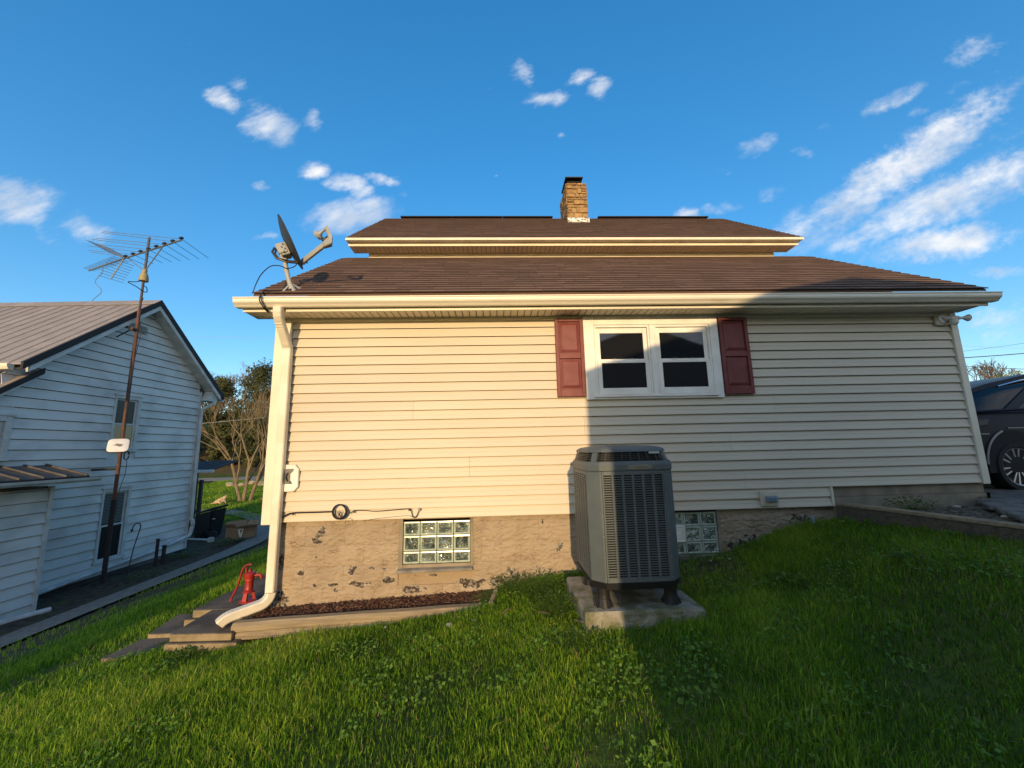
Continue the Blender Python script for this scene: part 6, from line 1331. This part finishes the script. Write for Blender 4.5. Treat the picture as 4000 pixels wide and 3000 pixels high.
def weed(name, lb, at, r, n, ls, hgt, group=None, cat_='plant'):
    root = MB(); tones = []
    for k in range(n):
        a = random.uniform(0, 6.28); rad = r*random.random()**.6; b = Vector((at[0]+rad*.3*math.cos(a), at[1]+rad*.3*math.sin(a), at[2])); tip = Vector((at[0]+rad*math.cos(a), at[1]+rad*math.sin(a), at[2]+hgt*random.uniform(.35, 1)*(1-.4*rad/r)))
        d = Vector((math.cos(a)+random.gauss(0, .4), math.sin(a)+random.gauss(0, .4), random.uniform(-.2, .7))).normalized(); s_ = Vector((-d.y, d.x, random.uniform(-.3, .3))).normalized(); l = ls*random.uniform(.6, 1.3)
        root.poly([b, b+s_*.002, tip]); root.poly([tip, tip+d*l*.4+s_*l*.28, tip+d*l, tip+d*l*.4-s_*l*.28]); t = random.uniform(0, 1); tones += [t, t]
    o = root.build(name, M_WEED); at_ = o.data.attributes.new('tone', 'FLOAT', 'FACE'); at_.data.foreach_set('value', tones[:len(o.data.polygons)]); return tag(o, lb, cat_, group)
for (x, y, r, n, l, h, lb) in [(.44, -.95, .22, 420, .03, .19, 'tall leafy weeds against the left side of the concrete slab'), (.34, -.45, .30, 480, .028, .20, 'mixed weeds by the wall left of the air conditioner'), (.53, -1.44, .18, 260, .026, .10, 'weed clump at the front left corner of the concrete slab'), (.12, -.20, .22, 330, .026, .16, 'weeds at the right end of the mulch bed'),
    (1.95, -.12, .16, 120, .03, .07, 'low weed under the shaded glass block window'), (2.55, -.10, .22, 170, .03, .08, 'weeds along the shaded foundation right of the window'), (3.2, -.12, .2, 120, .028, .09, 'dark weeds near the blue stake by the foundation'), (2.35, -.95, .15, 70, .045, .05, 'broadleaf weed patch in the shaded lawn'), (3.1, -1.25, .11, 22, .07, .04, 'dandelion rosette in the shaded lawn at right'),
    (-1.75, -.62, .2, 120, .03, .05, 'weed patch in the lawn below the long timber'), (-2.62, -.55, .16, 120, .035, .06, 'weeds at the foot of the concrete step'), (4.15, -.30, .22, 330, .03, .17, 'small dark green shrub in the raised bed'), (5.32, .02, .12, 90, .03, .08, 'grass tuft at the house corner by the driveway')]:
    weed('weed_plant' if 'shrub' not in lb else 'shrub', lb, (x, y, g1(x, y)+.005), r, n, l, h)
for (s_, off, r, n, h, lb) in [(7.0, .5, .35, 150, .12, 'weeds below the white pipe near the far house corner'), (8.3, .8, .45, 190, .2, 'tangled weeds at the far corner of the white house'), (5.3, .95, .35, 120, .1, 'dry weeds round the foot of the rusty mast')]:
    p = NP(s_, off, 0); weed('weed_plant', lb, (p[0], p[1], g1(p[0], p[1])), r, n, .06, h)
# sticks, stones and the stake
M_STK = mat('grey_twig', (.16, .12, .08), .9)
for (p, q, r, lb) in [((.30, -.85, .22), (.37, -1.0, .25), .006, 'short twig lying in the lawn left of the slab'), ((.55, -1.12, .20), (.62, -1.30, .30), .007, 'dark twig standing in the lawn near the slab'), ((.10, -.70, .17), (.02, -.82, .19), .005, 'thin twig in the sunny lawn below the bed')]:
    mb = MB(); mb.tube([(p[0], p[1], g1(p[0], p[1])+.03), ((p[0]+q[0])/2, (p[1]+q[1])/2, g1(p[0], p[1])+.055), (q[0], q[1], g1(q[0], q[1])+.06)], r, 6); tag(mb.build('twig', M_STK), lb, 'twig')
M_PEB = mat('pale_stone', (.42, .36, .28), .85, var=(.3, .25, .2), vscale=20)
for (x, y, r, lb) in [(-.42, -.72, .035, 'tan stone in the sunny lawn below the timber'), (-.22, -.70, .018, 'small tan stone right of the larger one in the lawn'), (.05, -.72, .014, 'tiny pale stone in the lawn'), (-1.0, -.50, .018, 'flat chip of stone on the lawn under the timber'), (2.1, -.18, .022, 'white pebble on the earth under the shaded window'), (2.28, -.22, .016, 'small white pebble beside the shaded weeds'), (4.55, -.75, .035, 'reddish stone lying in the raised bed'), (4.75, -.2, .035, 'pale stone by the wall in the raised bed'), (4.05, -.5, .028, 'white stone by the timber cap in the raised bed')]:
    mb = MB(); mb.lathe([(r*.3, 0), (r*.95, r*.2), (r, r*.45), (r*.6, r*.8), (r*.1, r*.9)], (x, y, g1(x, y)), (.1, .1, 1), 7); tag(mb.build('stone', M_PEB), lb, 'stone')
mb = MB(); mb.hexa([(3.285, -.085, .60), (3.315, -.085, .60), (3.315, -.075, .60), (3.285, -.075, .60), (3.278, -.085, .775), (3.308, -.085, .775), (3.308, -.075, .775), (3.278, -.075, .775)]); tag(mb.build('marker_stake', mat('pale_blue_stake', (.25, .33, .38), .6)), 'pale blue stake standing against the shaded foundation', 'stake')
